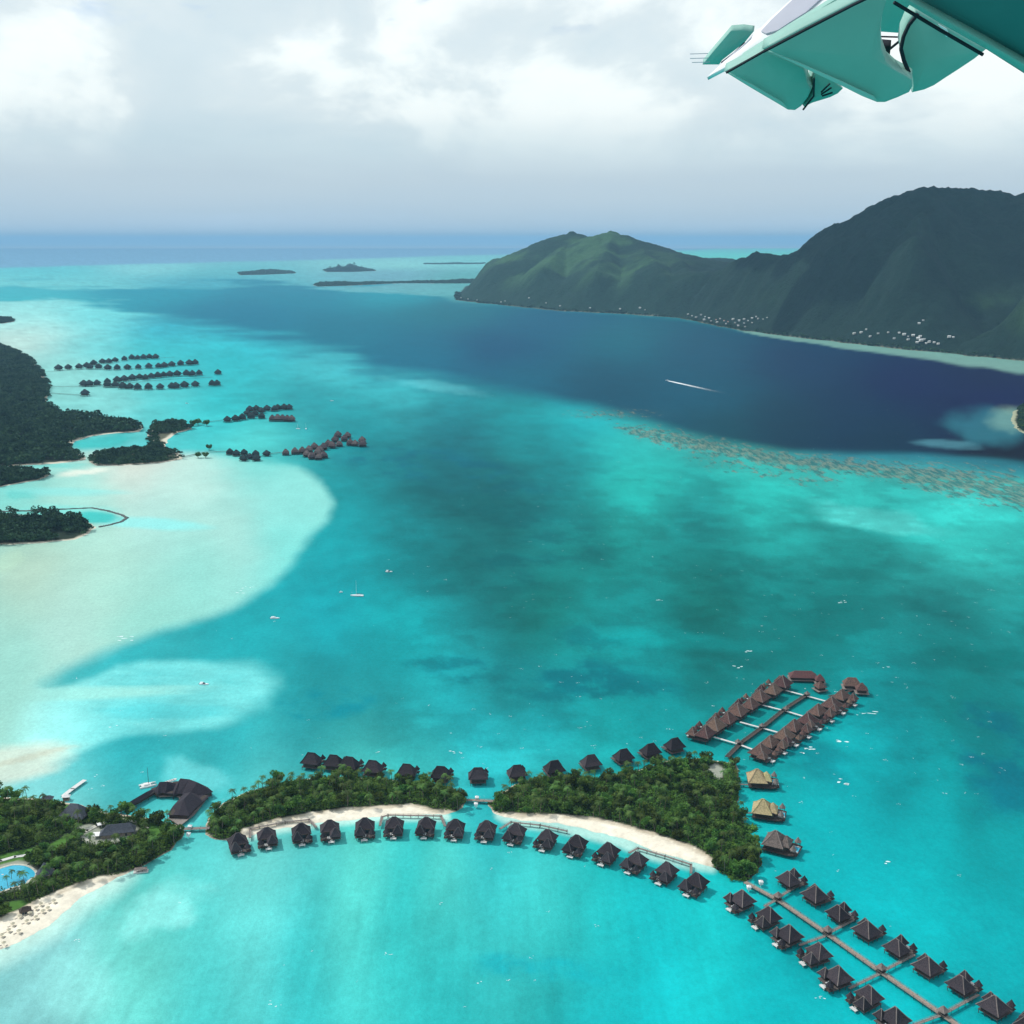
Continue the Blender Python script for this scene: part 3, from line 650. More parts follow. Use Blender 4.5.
# ------------------------------------------------------------------ high island
SHORE = [(455, 300), (478, 303), (520, 307), (560, 311), (620, 314), (680, 318), (712, 325), (745, 331), (800, 338), (870, 346), (940, 353), (1024, 361), (1150, 375), (1400, 398)]
SHW = world_poly(SHORE) + [(6500, 3200), (7000, 9500), (900, 10500), tuple(at(560, 275.5)[:2]), tuple(at(470, 279.5)[:2]), tuple(at(462, 290)[:2])]
def rp(u, v, Y): p = at_y(u, v, Y); return (p.x, p.y, p.z)
RIDGES = [  # (points, half width, sharpness)
    ([rp(474, 268, 9700), rp(494, 259, 9700), rp(520, 258, 9600), rp(545, 250, 9500), rp(572, 236, 9300), rp(590, 245.5, 9200), rp(612, 237, 9000), rp(640, 244, 8800), rp(668, 251, 8500), rp(700, 258, 8000)], 1500),
    ([rp(571, 232.5, 9300), rp(574, 234, 9300)], 330), ([rp(611, 234.5, 9000), rp(617, 235.5, 9000)], 420),
    ([rp(650, 244, 10200), rp(690, 251.5, 10200), rp(730, 258, 10000)], 700),
    ([rp(612, 240, 8900), rp(604, 256, 8200), rp(592, 280, 7500)], 620), ([rp(572, 240, 9200), rp(550, 262, 8400), rp(520, 283, 7800)], 620), ([rp(500, 266, 9500), rp(486, 284, 8600)], 500),
    ([rp(640, 247, 8700), rp(655, 266, 7600), rp(670, 292, 6700)], 620), ([rp(680, 262, 7700), rp(700, 285, 6800)], 500),
    ([rp(700, 255, 6900), rp(730, 253, 6700), rp(752, 253, 6600), rp(790, 256, 6400), rp(812, 252, 6200)], 800),
    ([rp(820, 246, 6300), rp(826, 232, 6200), rp(845, 224, 6100), rp(880, 221, 6000)], 520),
    ([rp(880, 221, 6000), rp(900, 202, 5900), rp(925, 193, 5800), rp(970, 190, 5800), rp(1024, 189, 5800), rp(1100, 183, 5900), rp(1250, 186, 6200)], 1000),
    ([rp(845, 228, 6100), rp(820, 262, 5600), rp(800, 292, 5300)], 420), ([rp(925, 200, 5800), rp(915, 240, 5200), rp(890, 275, 4900)], 420),
    ([rp(772, 322, 4750), rp(800, 312, 4700), rp(830, 296, 4650), rp(858, 283, 4650), rp(885, 279, 4700), rp(915, 262, 4900)], 330),
    ([rp(900, 340, 4300), rp(940, 315, 4250), rp(980, 292, 4300), rp(1024, 268, 4400), rp(1080, 250, 4700)], 430),
    ([rp(980, 345, 4050), rp(1010, 322, 4050), rp(1050, 300, 4100), rp(1120, 280, 4300)], 330)]
def island_height(X, Y):
    H = np.zeros_like(X)
    jx = (fbm(X / 600, Y / 600, 4, 101) - .5) * 260; jy = (fbm(X / 600, Y / 600, 4, 131) - .5) * 260
    for pts, wd in RIDGES:
        best = np.zeros_like(X)
        for a, b in zip(pts[:-1], pts[1:]):
            ex, ey = b[0] - a[0], b[1] - a[1]; L = ex * ex + ey * ey
            tt = np.clip(((X - a[0]) * ex + (Y - a[1]) * ey) / L, 0, 1)
            raw = np.hypot(X - a[0] - tt * ex, Y - a[1] - tt * ey)
            dj = np.hypot(X + jx - a[0] - tt * ex, Y + jy - a[1] - tt * ey)
            k = ss(raw, 0, 220); d = raw * (1 - k) + dj * k
            h = (a[2] * (1 - tt) + b[2] * tt)
            q = np.clip(d / wd, 0, 1); best = np.maximum(best, h * (.55 * (1 - ss(q, 0, 1)) + .45 * (1 - q) ** 1.3))
        H = np.maximum(H, best) + .04 * np.minimum(H, best)
    rid = 1 - np.abs(fbm(X / 210, Y / 210, 5, 151, .55) * 2 - 1)
    H = H * (.845 + .15 * rid) * (1 - .10 * ss(Y, 7400, 8600) * (rid - .8)) + (fbm(X / 40, Y / 40, 3, 171) - .5) * 9 * ss(H, 5, 60)
    return H
def build_island():
    X, Y = np.meshgrid(np.arange(-700, 5200, 15.0), np.concatenate([np.arange(3700, 7000, 13.0), np.arange(7000, 11600, 24.0)]), indexing='ij')
    d = sdist(X, Y, SHW) + (fbm(X / 120, Y / 120, 4, 3) - .5) * 70
    Z = -3 + 6 * ss(d, -25, 40) + island_height(X, Y) * ss(d, 10, 330) ** .8 + fbm(X / 18, Y / 18, 3, 4) * 11 * ss(d, 8, 40)
    g = fbm(X / 260, Y / 260, 5, 201); hi = ss(g, .42, .70) * (1 - .9 * ss(Z, 110, 240) * ss(X, 900, 1300)); hi = np.maximum(hi, .9 * np.exp(-((X - 1330) / 260) ** 2 - ((Y - 4660) / 190) ** 2) * (.6 + g)); hi = np.maximum(hi, .8 * np.exp(-((X - 2000) / 420) ** 2 - ((Y - 4330) / 260) ** 2) * (.4 + g))  # sunlit spurs and shaded massif are put into the slope colour
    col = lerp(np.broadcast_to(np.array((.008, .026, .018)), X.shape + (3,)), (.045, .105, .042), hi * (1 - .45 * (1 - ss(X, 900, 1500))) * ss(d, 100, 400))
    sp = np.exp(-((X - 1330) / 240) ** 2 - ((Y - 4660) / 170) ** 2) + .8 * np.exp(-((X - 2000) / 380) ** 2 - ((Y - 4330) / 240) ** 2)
    col = lerp(col, (.080, .175, .050), np.clip(sp, 0, 1) * ss(fbm(X / 120, Y / 120, 4, 215), .25, .65) * ss(d, 60, 200))  # brighter green paints the sunlight onto the low spurs
    col = col * (1 + .6 * (1 - ss(X, 700, 1300)))[..., None]  # left hills lifted in colour to look sunlit
    col = lerp(col, (.30, .30, .22), 1 - ss(d, -4, 14))
    nr, nc = X.shape; V = np.stack([X, Y, Z], -1).reshape(-1, 3)
    i = np.arange(nr - 1)[:, None]; jj = np.arange(nc - 1)[None, :]
    F = np.stack([i * nc + jj, (i + 1) * nc + jj, (i + 1) * nc + jj + 1, i * nc + jj + 1], -1).reshape(-1, 4)
    F = F[(d > -45).reshape(-1)[F].any(1)]; used = np.unique(F); mp = np.zeros(len(V), int); mp[used] = np.arange(len(used))
    m = bpy.data.materials.new('jungle_slopes'); m.use_nodes = True; t = NT(m.node_tree)
    gg = t.n('ShaderNodeNewGeometry'); P = gg.outputs['Position']; a = t.n('ShaderNodeAttribute', attribute_name='Col')
    k = t.math('MULTIPLY_ADD', t.noise(P, .025, 7, .7), 1.5, .25)
    hs = t.n('ShaderNodeHueSaturation'); t.l(a.outputs['Color'], hs.inputs['Color']); t.l(k, hs.inputs['Value'])
    p = t.n('ShaderNodeBsdfPrincipled'); t.l(hs.outputs[0], p.inputs['Base Color']); p.inputs['Roughness'].default_value = .95; p.inputs['Specular IOR Level'].default_value = .1
    t.l(t.bump(t.noise(P, .05, 6, .7), 1.0, 14), p.inputs['Normal'])
    o = t.n('ShaderNodeOutputMaterial'); t.l(p.outputs[0], o.inputs[0])
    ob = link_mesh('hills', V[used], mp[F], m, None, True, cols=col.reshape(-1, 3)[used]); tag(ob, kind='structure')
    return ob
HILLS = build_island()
from mathutils.bvhtree import BVHTree
_dg = None
hb = BVHTree.FromPolygons([v.co[:] for v in HILLS.data.vertices], [p.vertices[:] for p in HILLS.data.polygons])
def hill_z(x, y):
    r = hb.ray_cast(Vector((x, y, 2000)), Vector((0, 0, -1))); return r[0].z if r[0] else None
# coastal trees
SHB = [(x, y) for x, y in world_poly([(u, v - .8) for u, v in SHORE])]
coast = world_poly([(u, v) for u, v in SHORE][:-1]) + world_poly([(u, v - 7) for u, v in SHORE][:-1][::-1])
ob = forest(None, 13, 15, 'coastal_trees', [], 22, coast, 5000)
for vtx in (): pass
tag(ob, 'dark coastal trees along the shore of the high island', 'forest', kind='stuff')

# unseen clouds added above the frame to shade the high island
def shade_cloud(cx, cy, z, rx, ry, label, seed, hh=260):
    import bmesh
    rnd = random.Random(seed); bm = bmesh.new()
    for i in range(46):
        a = rnd.uniform(0, 6.28); q = rnd.random() ** .5; x, y = q * math.cos(a), q * math.sin(a); s = rnd.uniform(.16, .34) * (1.15 - .6 * q)
        r = bmesh.ops.create_icosphere(bm, subdivisions=3, radius=1.0)
        M = Matrix.Translation((x * rx, y * ry, rnd.uniform(0, hh) * (1 - q))) @ Matrix.Diagonal((rx * s, ry * s, hh * (1.6 * s + .25), 1))
        bmesh.ops.transform(bm, matrix=M, verts=r['verts'])
    me = bpy.data.meshes.new('shade_cloud'); bm.to_mesh(me); bm.free()
    co = np.empty(len(me.vertices) * 3, np.float32); me.vertices.foreach_get('co', co); co = co.reshape(-1, 3)
    n = fbm(co[:, 0] / 160 + seed, co[:, 1] / 160 + co[:, 2] / 130, 4, seed) - .5; d = co / (np.linalg.norm(co, axis=1)[:, None] + 1); co = co + d * (n * 260)[:, None] + np.stack([n * 0, n * 0, n * 150], -1)
    me.vertices.foreach_set('co', co.astype(np.float32).ravel()); me.polygons.foreach_set('use_smooth', [True] * len(me.polygons)); me.materials.append(M_SHADE_CLOUD)
    o_ = bpy.data.objects.new('shade_cloud', me); C.objects.link(o_); o_.location = (cx, cy, z); tag(o_, label, 'shade_cloud'); return o_
M_SHADE_CLOUD = mat('shade_cloud_white', (.85, .87, .90), 1.0, .03, .01, spec=0)
for cx, cy, rx, ry, seed in SHADE_CLOUDS: shade_cloud(cx, cy, 2900, rx, ry, 'unseen white cumulus added above the island to shade it', seed)['group'] = 'unseen clouds added to shade the high island'
# haze
mh = bpy.data.materials.new('haze_air'); mh.use_nodes = True; t = NT(mh.node_tree)
pv = t.n('ShaderNodeVolumePrincipled'); pv.inputs['Color'].default_value = HAZE_COL; pv.inputs['Density'].default_value = HAZE_DEN; pv.inputs['Anisotropy'].default_value = .0
o = t.n('ShaderNodeOutputMaterial'); t.l(pv.outputs[0], o.inputs['Volume'])
hz = MB().box(-150000, 150000, -3000, 170000, -5, 760).build('haze', mh); tag(hz, kind='stuff')
# ------------------------------------------------------------------ trees
M_LEAF = mat('leaf_green', (.140, .235, .042), .7, .3, .16, col2=(.022, .066, .016), spec=.08, objvar=.5, trans=.25)
M_PALM = mat('palm_green', (.140, .225, .050), .6, .3, .3, col2=(.045, .10, .024), spec=.1, objvar=.5, trans=.25)
M_BARK = mat('bark', (.16, .13, .10), .9, .3, 1.0)
def quads(name, ctr, s, flat=.6):
    m = len(ctr); a = rng.normal(size=(m, 3)); a[:, 2] *= flat; a /= np.linalg.norm(a, axis=1)[:, None]
    b = rng.normal(size=(m, 3)); b[:, 2] *= flat; b -= (b * a).sum(1)[:, None] * a; b /= np.linalg.norm(b, axis=1)[:, None]; s = np.asarray(s)[:, None]
    V = np.stack([ctr + a * s, ctr + b * s * .75, ctr - a * s, ctr - b * s * .75], 1).reshape(-1, 3)
    return V, np.arange(len(V)).reshape(-1, 4)
def broadleaf(k):
    H = [7.6, 6.6, 8.8, 5.8][k]; root = thing('broadleaf_tree', (0, 0, 0), 0, 'x', 'tree')
    tr = MB(); fork = Vector((random.uniform(-.3, .3), random.uniform(-.3, .3), H * .30)); tr.tube((0, 0, -.6), fork, .32, .22)
    lobes = []
    for i in range(6 + k):
        a = 2 * math.pi * i / (6 + k) + random.uniform(-.4, .4); r = random.uniform(1.2, 2.6) if i else .2
        c = Vector((r * math.cos(a), r * math.sin(a), H * random.uniform(.38, .84))); lobes.append((c, random.uniform(1.3, 2.3)))
        tr.tube(fork, fork.lerp(c, .9), .14, .05, 5)
    tr.build('trunk', M_BARK, root)
    pts = []
    for c, r in lobes:
        n = int(60 * r); d = rng.normal(size=(n, 3)); d /= np.linalg.norm(d, axis=1)[:, None]; d *= (rng.uniform(.35, 1.05, (n, 1)) ** .5) * r; d[:, 2] *= .85
        pts.append(np.array(c) + d)
    pts = np.concatenate(pts); V, F = quads('c', pts, rng.uniform(.26, .62, len(pts)))
    link_mesh('crown', V, F, M_LEAF, root); return root
def palm(k):
    H = [10.5, 8.5, 12.0][k]; lean = [1.6, -1.0, .8][k]; root = thing('coconut_palm', (0, 0, 0), 0, 'x', 'palm')
    tr = MB(); pr = Vector((0, 0, -.6)); seg = 5
    for i in range(1, seg + 1):
        q = Vector((lean * (i / seg) ** 1.8, .3 * math.sin(i), H * i / seg)); tr.tube(pr, q, .30 - .03 * i, .27 - .03 * i, 6); pr = q
    tr.build('trunk', M_BARK, root)
    cr = MB(); top = pr; nf = 13
    for i in range(nf):
        az = 2 * math.pi * i / nf * 1.0 + random.uniform(-.15, .15); up = random.uniform(.0, .9); L = random.uniform(3.2, 4.3)
        d = Vector((math.cos(az), math.sin(az), 0)); sd = Vector((-math.sin(az), math.cos(az), 0))
        P = []
        for j in range(8):
            x = j / 7; P.append(top + d * (L * x * (.95 - .12 * x)) + Vector((0, 0, up * L * .55 * x - (1.0 + .6 * (1 - up)) * L * .52 * x * x)))
        for j in range(7):
            wdt = .62 * math.sin(math.pi * min(1, (j + .8) / 7.6)) + .1; a, b = P[j], P[j + 1]; dn = Vector((0, 0, -.28))
            for sg in (-1, 1):
                m_ = a.lerp(b, .62)
                cr.add([a, m_, m_ + sd * (sg * wdt) + dn + (b - a) * .35, a + sd * (sg * wdt * .93) + dn + (b - a) * .25], [(0, 1, 2, 3)])
    cr.build('crown', M_PALM, root); return root
BT = [Placer(broadleaf(k)) for k in range(4)]; PT = [Placer(palm(k)) for k in range(3)]
def scatter(W, holes, spacing, n, edge=1.0):
    xs = [p[0] for p in W]; ys = [p[1] for p in W]; pts = []; tries = 0; grid = {}
    while len(pts) < n and tries < n * 60:
        tries += 1; x = random.uniform(min(xs), max(xs)); y = random.uniform(min(ys), max(ys))
        if not inside(x, y, W) or any(inside(x, y, h) for h in holes): continue
        u, v = ground_to_pixel(np.array(x), np.array(y))
        if u < -25 or u > 1050 or v > 1050: continue
        gx, gy = int(x // spacing), int(y // spacing)
        if any((px - x) ** 2 + (py - y) ** 2 < spacing ** 2 for a in (-1, 0, 1) for b in (-1, 0, 1) for px, py in grid.get((gx + a, gy + b), ())): continue
        grid.setdefault((gx, gy), []).append((x, y)); pts.append((x, y))
    return pts
HZ = lambda x, y: .9
for W, holes, nb, npalm, where in ((WV_A, [], 70, 90, 'the crescent islet'), (WV_B, WCLEARB, 135, 110, 'the wooded triangular islet'), (WV_C, WCLEAR, 85, 90, 'the resort shore with the pool')):
    pts = scatter(W, holes, 4.6, nb + npalm)
    for i, (x, y) in enumerate(pts):
        if random.random() < nb / (nb + npalm):
            BT[random.randrange(4)]((x, y, .7), random.uniform(0, 6.28), random.uniform(1.05, 1.8), 'leafy green tree in the grove on ' + where, 'broadleaf trees on ' + where)
        else:
            PT[random.randrange(3)]((x, y, .7), random.uniform(0, 6.28), random.uniform(.9, 1.25), 'coconut palm in the grove on ' + where, 'coconut palms on ' + where)
# understorey mass
def undergrowth(W, holes, label):
    xs = [p[0] for p in W]; ys = [p[1] for p in W]
    X, Y = np.meshgrid(np.arange(min(xs), max(xs), 2.3), np.arange(min(ys), max(ys), 2.3), indexing='ij')
    X = X + rng.uniform(-1, 1, X.shape); Y = Y + rng.uniform(-1, 1, X.shape); ok = sdist(X, Y, W) > .8
    for h in holes: ok &= ~(sdist(X, Y, h) > -1.0)
    X = X[ok]; Y = Y[ok]; n = len(X); H = 2.0 + 7.0 * fbm(X / 9, Y / 9, 3, 88) ** 1.4; K = 15
    H = H * ss(sdist(X, Y, W), 0, 9) ** .5
    ph = rng.uniform(0, 6.28, (n, K)); rr = rng.uniform(.2, 1.7, (n, K)); zz = rng.uniform(.35, 1, (n, K)) * H[:, None] + .6
    c = np.stack([X[:, None] + rr * np.cos(ph), Y[:, None] + rr * np.sin(ph), zz], -1).reshape(-1, 3)
    V, F = quads('u', c, rng.uniform(.35, .8, len(c)))
    ob = link_mesh('undergrowth', V, F, M_LEAF); tag(ob, label, 'undergrowth', kind='stuff')
undergrowth(WV_A, [], 'dense green undergrowth below the trees of the crescent islet')
undergrowth(WV_B, WCLEARB, 'dense green undergrowth below the trees of the triangular islet')
undergrowth(WV_C, WCLEAR, 'dense green undergrowth and hedges of the resort grounds')

# ------------------------------------------------------------------ overwater bungalows
M_THATCH = mat('dark_thatch', (.060, .047, .054), .95, .3, 1.6, bump=.8, col2=(.022, .019, .025), objvar=.38)
M_BROWN = mat('brown_thatch', (.175, .098, .080), .95, .3, .9, bump=.8, col2=(.070, .040, .038), objvar=.4)
M_GOLD = mat('new_thatch', (.50, .40, .22), .95, .3, .8, bump=.8, col2=(.30, .235, .13), objvar=.1)
M_GREYT = mat('old_grey_thatch', (.19, .155, .135), .95, .3, .8, bump=.8, col2=(.09, .072, .066))
M_CAP = mat('ridge_cap', (.20, .165, .15), .95, .2, 1.0)
M_WOOD = mat('weathered_deck', (.23, .20, .18), .85, .3, 1.2)
M_DECK = mat('dark_deck', (.10, .085, .078), .85, .3, 1.2)
M_DARKW = mat('dark_timber', (.055, .042, .035), .85, .3, 1.2)
M_PALE = mat('pale_deck', (.62, .62, .60), .7, .12, 1.0)
M_GLASS = mat('dark_glass', (.02, .035, .045), .15, .2, .5, spec=.6)
def ridge_caps(m, cx, cy, wx, wy, z0, z1, ridge, r=.26):
    for sx in (-1, 1):
        for sy in (-1, 1):
            h = z1 - z0; P = [(cx + sx * wx / 2, cy + sy * wy / 2, z0 + .02)]
            for f, z in ((.62, z0 + h * .33), (.3, z0 + h * .68), (.03, z1)):
                rx = sx * ridge / 2; P.append((cx + rx + (sx * wx / 2 - rx) * f, cy + sy * wy / 2 * f, z + .05))
            for a, b in zip(P[:-1], P[1:]): m.tube(a, b, r, r, 4)
    m.tube((cx - ridge / 2 - .3, cy, z1 + .05), (cx + ridge / 2 + .3, cy, z1 + .05), r * 1.3, r * 1.3, 4)
def bungalow(kind, roofm, capm, mirror=1, name='overwater_bungalow'):
    """local +Y faces the open lagoon"""
    s = mirror; root = thing(name, (0, 0, 0), 0, 'x', 'bungalow')
    d = MB(); dk = [(-5.2 * s, -5.4), (5.0 * s, -5.4), (5.6 * s, 6.8), (-5.9 * s, 7.2)]
    if s < 0: dk = dk[::-1]
    d.prism(dk, 1.9, 2.25); d.build('deck', M_DECK, root)
    p = MB()
    for x in (-4.9, -1.7, 1.7, 4.9):
        for y in (-5, -1.4, 2.2, 6.2): p.tube((x, y, -1.5), (x, y, 1.9), .17, .15, 6)
    p.build('stilts', M_DARKW, root)
    wl = MB(); wl.box(-4.2, 4.2, -4.6, 2.6, 2.25, 4.9)
    wa = MB()
    roof = MB(); cap = MB(); anx = MB(); gz = MB()
    if kind == 'A':
        roof.hip(0, -2.2, 11.6, 9.4, 4.6, 10.0, ridge=1.8); ridge_caps(cap, 0, -2.2, 11.6, 9.4, 4.6, 10.0, 1.8, .2)
        anx.hip(-2.9 * s, 5.0, 6.6, 6.2, 4.1, 8.4, ridge=.6); ridge_caps(cap, -2.9 * s, 5.0, 6.6, 6.2, 4.1, 8.4, .6, .16)
        wa.box(-3 * s - 2.3, -3 * s + 2.3, 2.6, 6.3, 2.25, 4.6); gzc = (4.2 * s, 6.2)
    elif kind == 'B':
        roof.hip(0, -.8, 12.0, 11.2, 4.6, 10.4, ridge=1.0); ridge_caps(cap, 0, -.8, 12.0, 11.2, 4.6, 10.4, 1.0)
        anx.hip(-4.8 * s, 3.6, 5.8, 5.8, 4.2, 7.8, ridge=.3); ridge_caps(cap, -4.8 * s, 3.6, 5.8, 5.8, 4.2, 7.8, .3, .18)
        wa.box(-4.6 * s - 1.7, -4.6 * s + 1.7, 1.9, 5.0, 2.25, 4.5); gzc = (3.6 * s, 7.6)
    else:
        roof.hip(0, -.6, 12.6, 9.8, 4.7, 10.6, ridge=4.6); ridge_caps(cap, 0, -.6, 12.6, 9.8, 4.7, 10.6, 4.6)
        anx.hip(1.5 * s, 3.6, 6.0, 4.4, 4.4, 7.6, ridge=1.2); wa.box(1.5 * s - 2.2, 1.5 * s + 2.2, 2.6, 5.2, 2.25, 4.5); gzc = (5.2 * s, 6.0)
    wallo = wl.build('wall', M_DARKW, root); w2 = wa.build('annex_wall', M_DARKW, root)
    g = MB(); g.box(-2.2, 2.2, 2.62, 2.70, 2.5, 4.4) if kind != 'B' else g.box(.2 * s - 1.6, .2 * s + 1.6, 2.62, 2.70, 2.5, 4.4); g.build('window', M_GLASS, wallo)
    roof.build('roof', roofm, root); anx.build('annex_roof', roofm, root); cap.build('ridge_cap', capm, root)
    gx, gy = gzc; gz.hip(gx, gy, 4.4, 4.4, 4.4, 7.2, n=6); gzo = gz.build('pavilion_roof', roofm, root)
    gp = MB()
    for a in range(4): gp.tube((gx + 1.1 * (1 if a & 1 else -1), gy + 1.1 * (1 if a & 2 else -1), 1.0), (gx + 1.1 * (1 if a & 1 else -1), gy + 1.1 * (1 if a & 2 else -1), 4.6), .12, .12, 5)
    gp.box(gx - 1.8, gx + 1.8, gy - 1.8, gy + 1.8, 1.95, 2.2); gp.build('pavilion_posts', M_DARKW, root)
    st = MB(); st.box(-.4 * s - 1.9, -.4 * s + 1.9, 7.35, 9.3, 1.1, 1.35)
    for i in range(3): st.box(-.4 * s - .7, -.4 * s + .7, 7.0 + i * .1, 7.32 + i * .1, 1.4 + i * .22, 1.5 + i * .22)
    st.tube((-.4 * s - 1.5, 8.9, -1.4), (-.4 * s - 1.5, 8.9, 1.1), .12); st.tube((-.4 * s + 1.5, 8.9, -1.4), (-.4 * s + 1.5, 8.9, 1.1), .12)
    st.build('swim_platform', M_PALE, root)
    if kind != 'C':
        sl = MB()
        for k in (0, 1): sl.box(.4 * s + k * 1.1 - .35, .4 * s + k * 1.1 + .35, 4.7, 6.5, 2.5, 2.62); sl.box(.4 * s + k * 1.1 - .35, .4 * s + k * 1.1 + .35, 4.5, 4.75, 2.62, 3.0)
        sl.build('sun_lounger_pair', M_PALE, root)
    return root
M_CAP2 = mat('dim_ridge_cap', (.115, .095, .10), .95, .2, 1.0)
BA = Placer(bungalow('A', M_THATCH, M_CAP2)); BAm = Placer(bungalow('A', M_THATCH, M_CAP2, -1))
BC = Placer(bungalow('C', M_THATCH, M_THATCH))
PA = Placer(bungalow('B', M_THATCH, M_CAP)); PAm = Placer(bungalow('B', M_THATCH, M_CAP, -1)); PC = Placer(bungalow('A', M_THATCH, M_CAP))
DA = Placer(bungalow('A', M_BROWN, M_CAP)); DB = Placer(bungalow('B', M_BROWN, M_CAP, -1))
ORD = ['first', 'second', 'third', 'fourth', 'fifth', 'sixth', 'seventh', 'eighth', 'ninth', 'tenth', 'eleventh', 'twelfth', 'thirteenth', 'fourteenth', 'fifteenth', 'sixteenth', 'seventeenth', 'eighteenth',
       'nineteenth', 'twentieth', 'twenty-first', 'twenty-second', 'twenty-third', 'twenty-fourth', 'twenty-fifth', 'twenty-sixth', 'twenty-seventh', 'twenty-eighth', 'twenty-ninth', 'thirtieth', 'thirty-first', 'thirty-second']
def row(spots, placers, scale, sgn, fmt, group, z=5.0, jitter=.05, alt=None, rzs=None):
    P = [at(u, v, z) for u, v in spots]; out = []
    for i, p in enumerate(P):
        a = P[max(0, i - 1)]; b = P[min(len(P) - 1, i + 1)]; d = (b - a); ang = math.atan2(d.y, d.x)   # row runs along local x
        rz = (ang if sgn > 0 else ang + math.pi) + random.uniform(-jitter, jitter)
        if rzs is not None: rz = rzs + random.uniform(-jitter, jitter)
        s = scale * random.uniform(.97, 1.03)
        out.append(placers[i % len(placers)]((p.x, p.y, 0), rz, s, fmt % ORD[i], group)); 
    return out
S1 = [(238.6, 844), (267, 838), (301.6, 834), (330, 831), (365, 829), (394, 827.5), (426, 827.5), (455, 829.5), (486, 831), (515, 834), (546, 840), (575.6, 846), (606.7, 854), (635, 862.7), (665, 873), (694.6, 884.7)]
row(S1[:8], [BAm, BA], 1.27, -1, 'dark thatched bungalow off the crescent beach, %s from the resort end', 'bungalows south of the crescent islet')
row(S1[8:], [BA, BAm], 1.27, -1, 'dark thatched bungalow off the long curved beach, %s from the footbridge', 'bungalows south of the triangular islet')
N1 = [(312, 762), (334, 764), (350, 766), (373, 770), (407, 773), (441, 776), (478, 777), (517, 774), (554, 770), (590.6, 764), (623, 758), (650, 752.5), (674, 747)]
row(N1, [BC], 1.32, 1, 'dark hipped bungalow on the channel side of the islets, %s from the resort end', 'bungalows along the channel side of the islets')
RT = [(791, 880), (816, 896), (841, 914), (867.6, 931), (899, 948), (928, 967), (963, 985), (994.7, 1007), (1030, 1024)]
LT = [(741, 901), (766, 918), (788, 936), (815.6, 954.5), (837, 977.7), (866, 998), (893.7, 1019)]
row(RT, [PC, PA], 1.22, 1, 'thatched pier bungalow on the open-sea side of the long walkway, %s from the islet', 'bungalows on the seaward side of the long pier')
row(LT, [PAm, PC], 1.22, -1, 'thatched pier bungalow on the lagoon side of the long walkway, %s from the islet', 'bungalows on the lagoon side of the long pier')
# twin rows on the far pier
def lerp_pts(a, b, n): return [(a[0] + (b[0] - a[0]) * i / (n - 1), a[1] + (b[1] - a[1]) * i / (n - 1)) for i in range(n)]
row(lerp_pts((702, 735), (781, 685), 8), [DA, DB], 1.5, 1, 'brown thatched bungalow in the bank-side row of the ladder pier, %s from the islet', 'bungalows on the channel side of the ladder pier')
row(lerp_pts((761, 754), (844, 699), 8), [DB, DA], 1.48, -1, 'brown thatched bungalow in the outer row of the ladder pier, %s from the islet', 'bungalows on the outer side of the ladder pier')

# big villas with new thatch
def villa(loc, rz, s, m, m2, label):
    r = thing('overwater_villa', loc, rz, label, 'villa', s=s)
    d = MB(); d.prism([(-8, -7), (6, -7.5), (10.5, -6), (11, 5.5), (7, 7), (-8, 6.5)], 1.7, 2.2); d.build('deck', M_DARKW, r)
    p = MB()
    for x in (-7, -3, 1, 5, 9):
        for y in (-5.6, -1.5, 2.5, 5.4): p.tube((x, y, -1.5), (x, y, 1.8), .2, .18, 6)
    p.build('stilts', M_DARKW, r)
    wl = MB(); wl.box(-6.4, 4.4, -5.4, 4.8, 2.2, 5.2); wo = wl.build('wall', M_DARKW, r)
    g = MB(); g.box(4.42, 4.5, -3.5, 3.5, 2.5, 4.7); g.build('window', M_GLASS, wo)
    a = MB(); a.hip(-2.6, -.2, 11.6, 14.0, 4.8, 10.8, ridge=.8); a.build('roof', m, r)
    b = MB(); b.hip(3.2, .4, 5.8, 10.4, 4.9, 9.2, ridge=.4); b.build('annex_roof', m, r)
    c = MB(); ridge_caps(c, -2.6, -.2, 11.6, 14.0, 4.8, 10.8, .8, .3); c.build('ridge_cap', m2, r)
    for gx, gy in ((8.4, 4.8), (8.2, -5.0)):
        gp = MB()
        for q in range(4): gp.tube((gx + 1.2 * (1 if q & 1 else -1), gy + 1.2 * (1 if q & 2 else -1), 2.1), (gx + 1.2 * (1 if q & 1 else -1), gy + 1.2 * (1 if q & 2 else -1), 4.9), .13, .13, 5)
        gp.build('pavilion_posts', M_DARKW, r); gg = MB(); gg.hip(gx, gy, 4.0, 4.0, 4.8, 7.6, n=6); gg.build('pavilion_roof', M_CAP, r)
    po = MB(); po.prism([(7, -2.6), (10.2, -2.2), (10.2, 2.2), (7, 2.6)], 2.22, 2.5); po.build('plunge_pool', M_POOL, r)
    st = MB(); st.box(6.4, 10.4, -3.2, -2.7, 2.24, 2.9); st.box(6.4, 10.4, 2.7, 3.1, 2.24, 2.9); st.build('pool_kerb', M_PALE, r)
    return r
M_POOL = mat('pool_water', (.05, .42, .58), .15, .1, .6, spec=.5)
for (u, v), rz, s, m, m2, lab in (((761, 780), R(-6), 1.0, M_GOLD, M_GOLD, 'large villa with pale golden new thatch, the closer to the ladder pier'),
                                  ((767, 811), R(-16), 1.0, M_GOLD, M_GOLD, 'large villa with pale golden new thatch, the farther from the ladder pier'),
                                  ((780, 844), R(-27), 1.02, M_GREYT, M_CAP, 'large villa with old grey-brown thatch beside the islet')):
    p = at(u, v, 5); villa((p.x, p.y, 0), rz, s * 1.38, m, m2, lab)

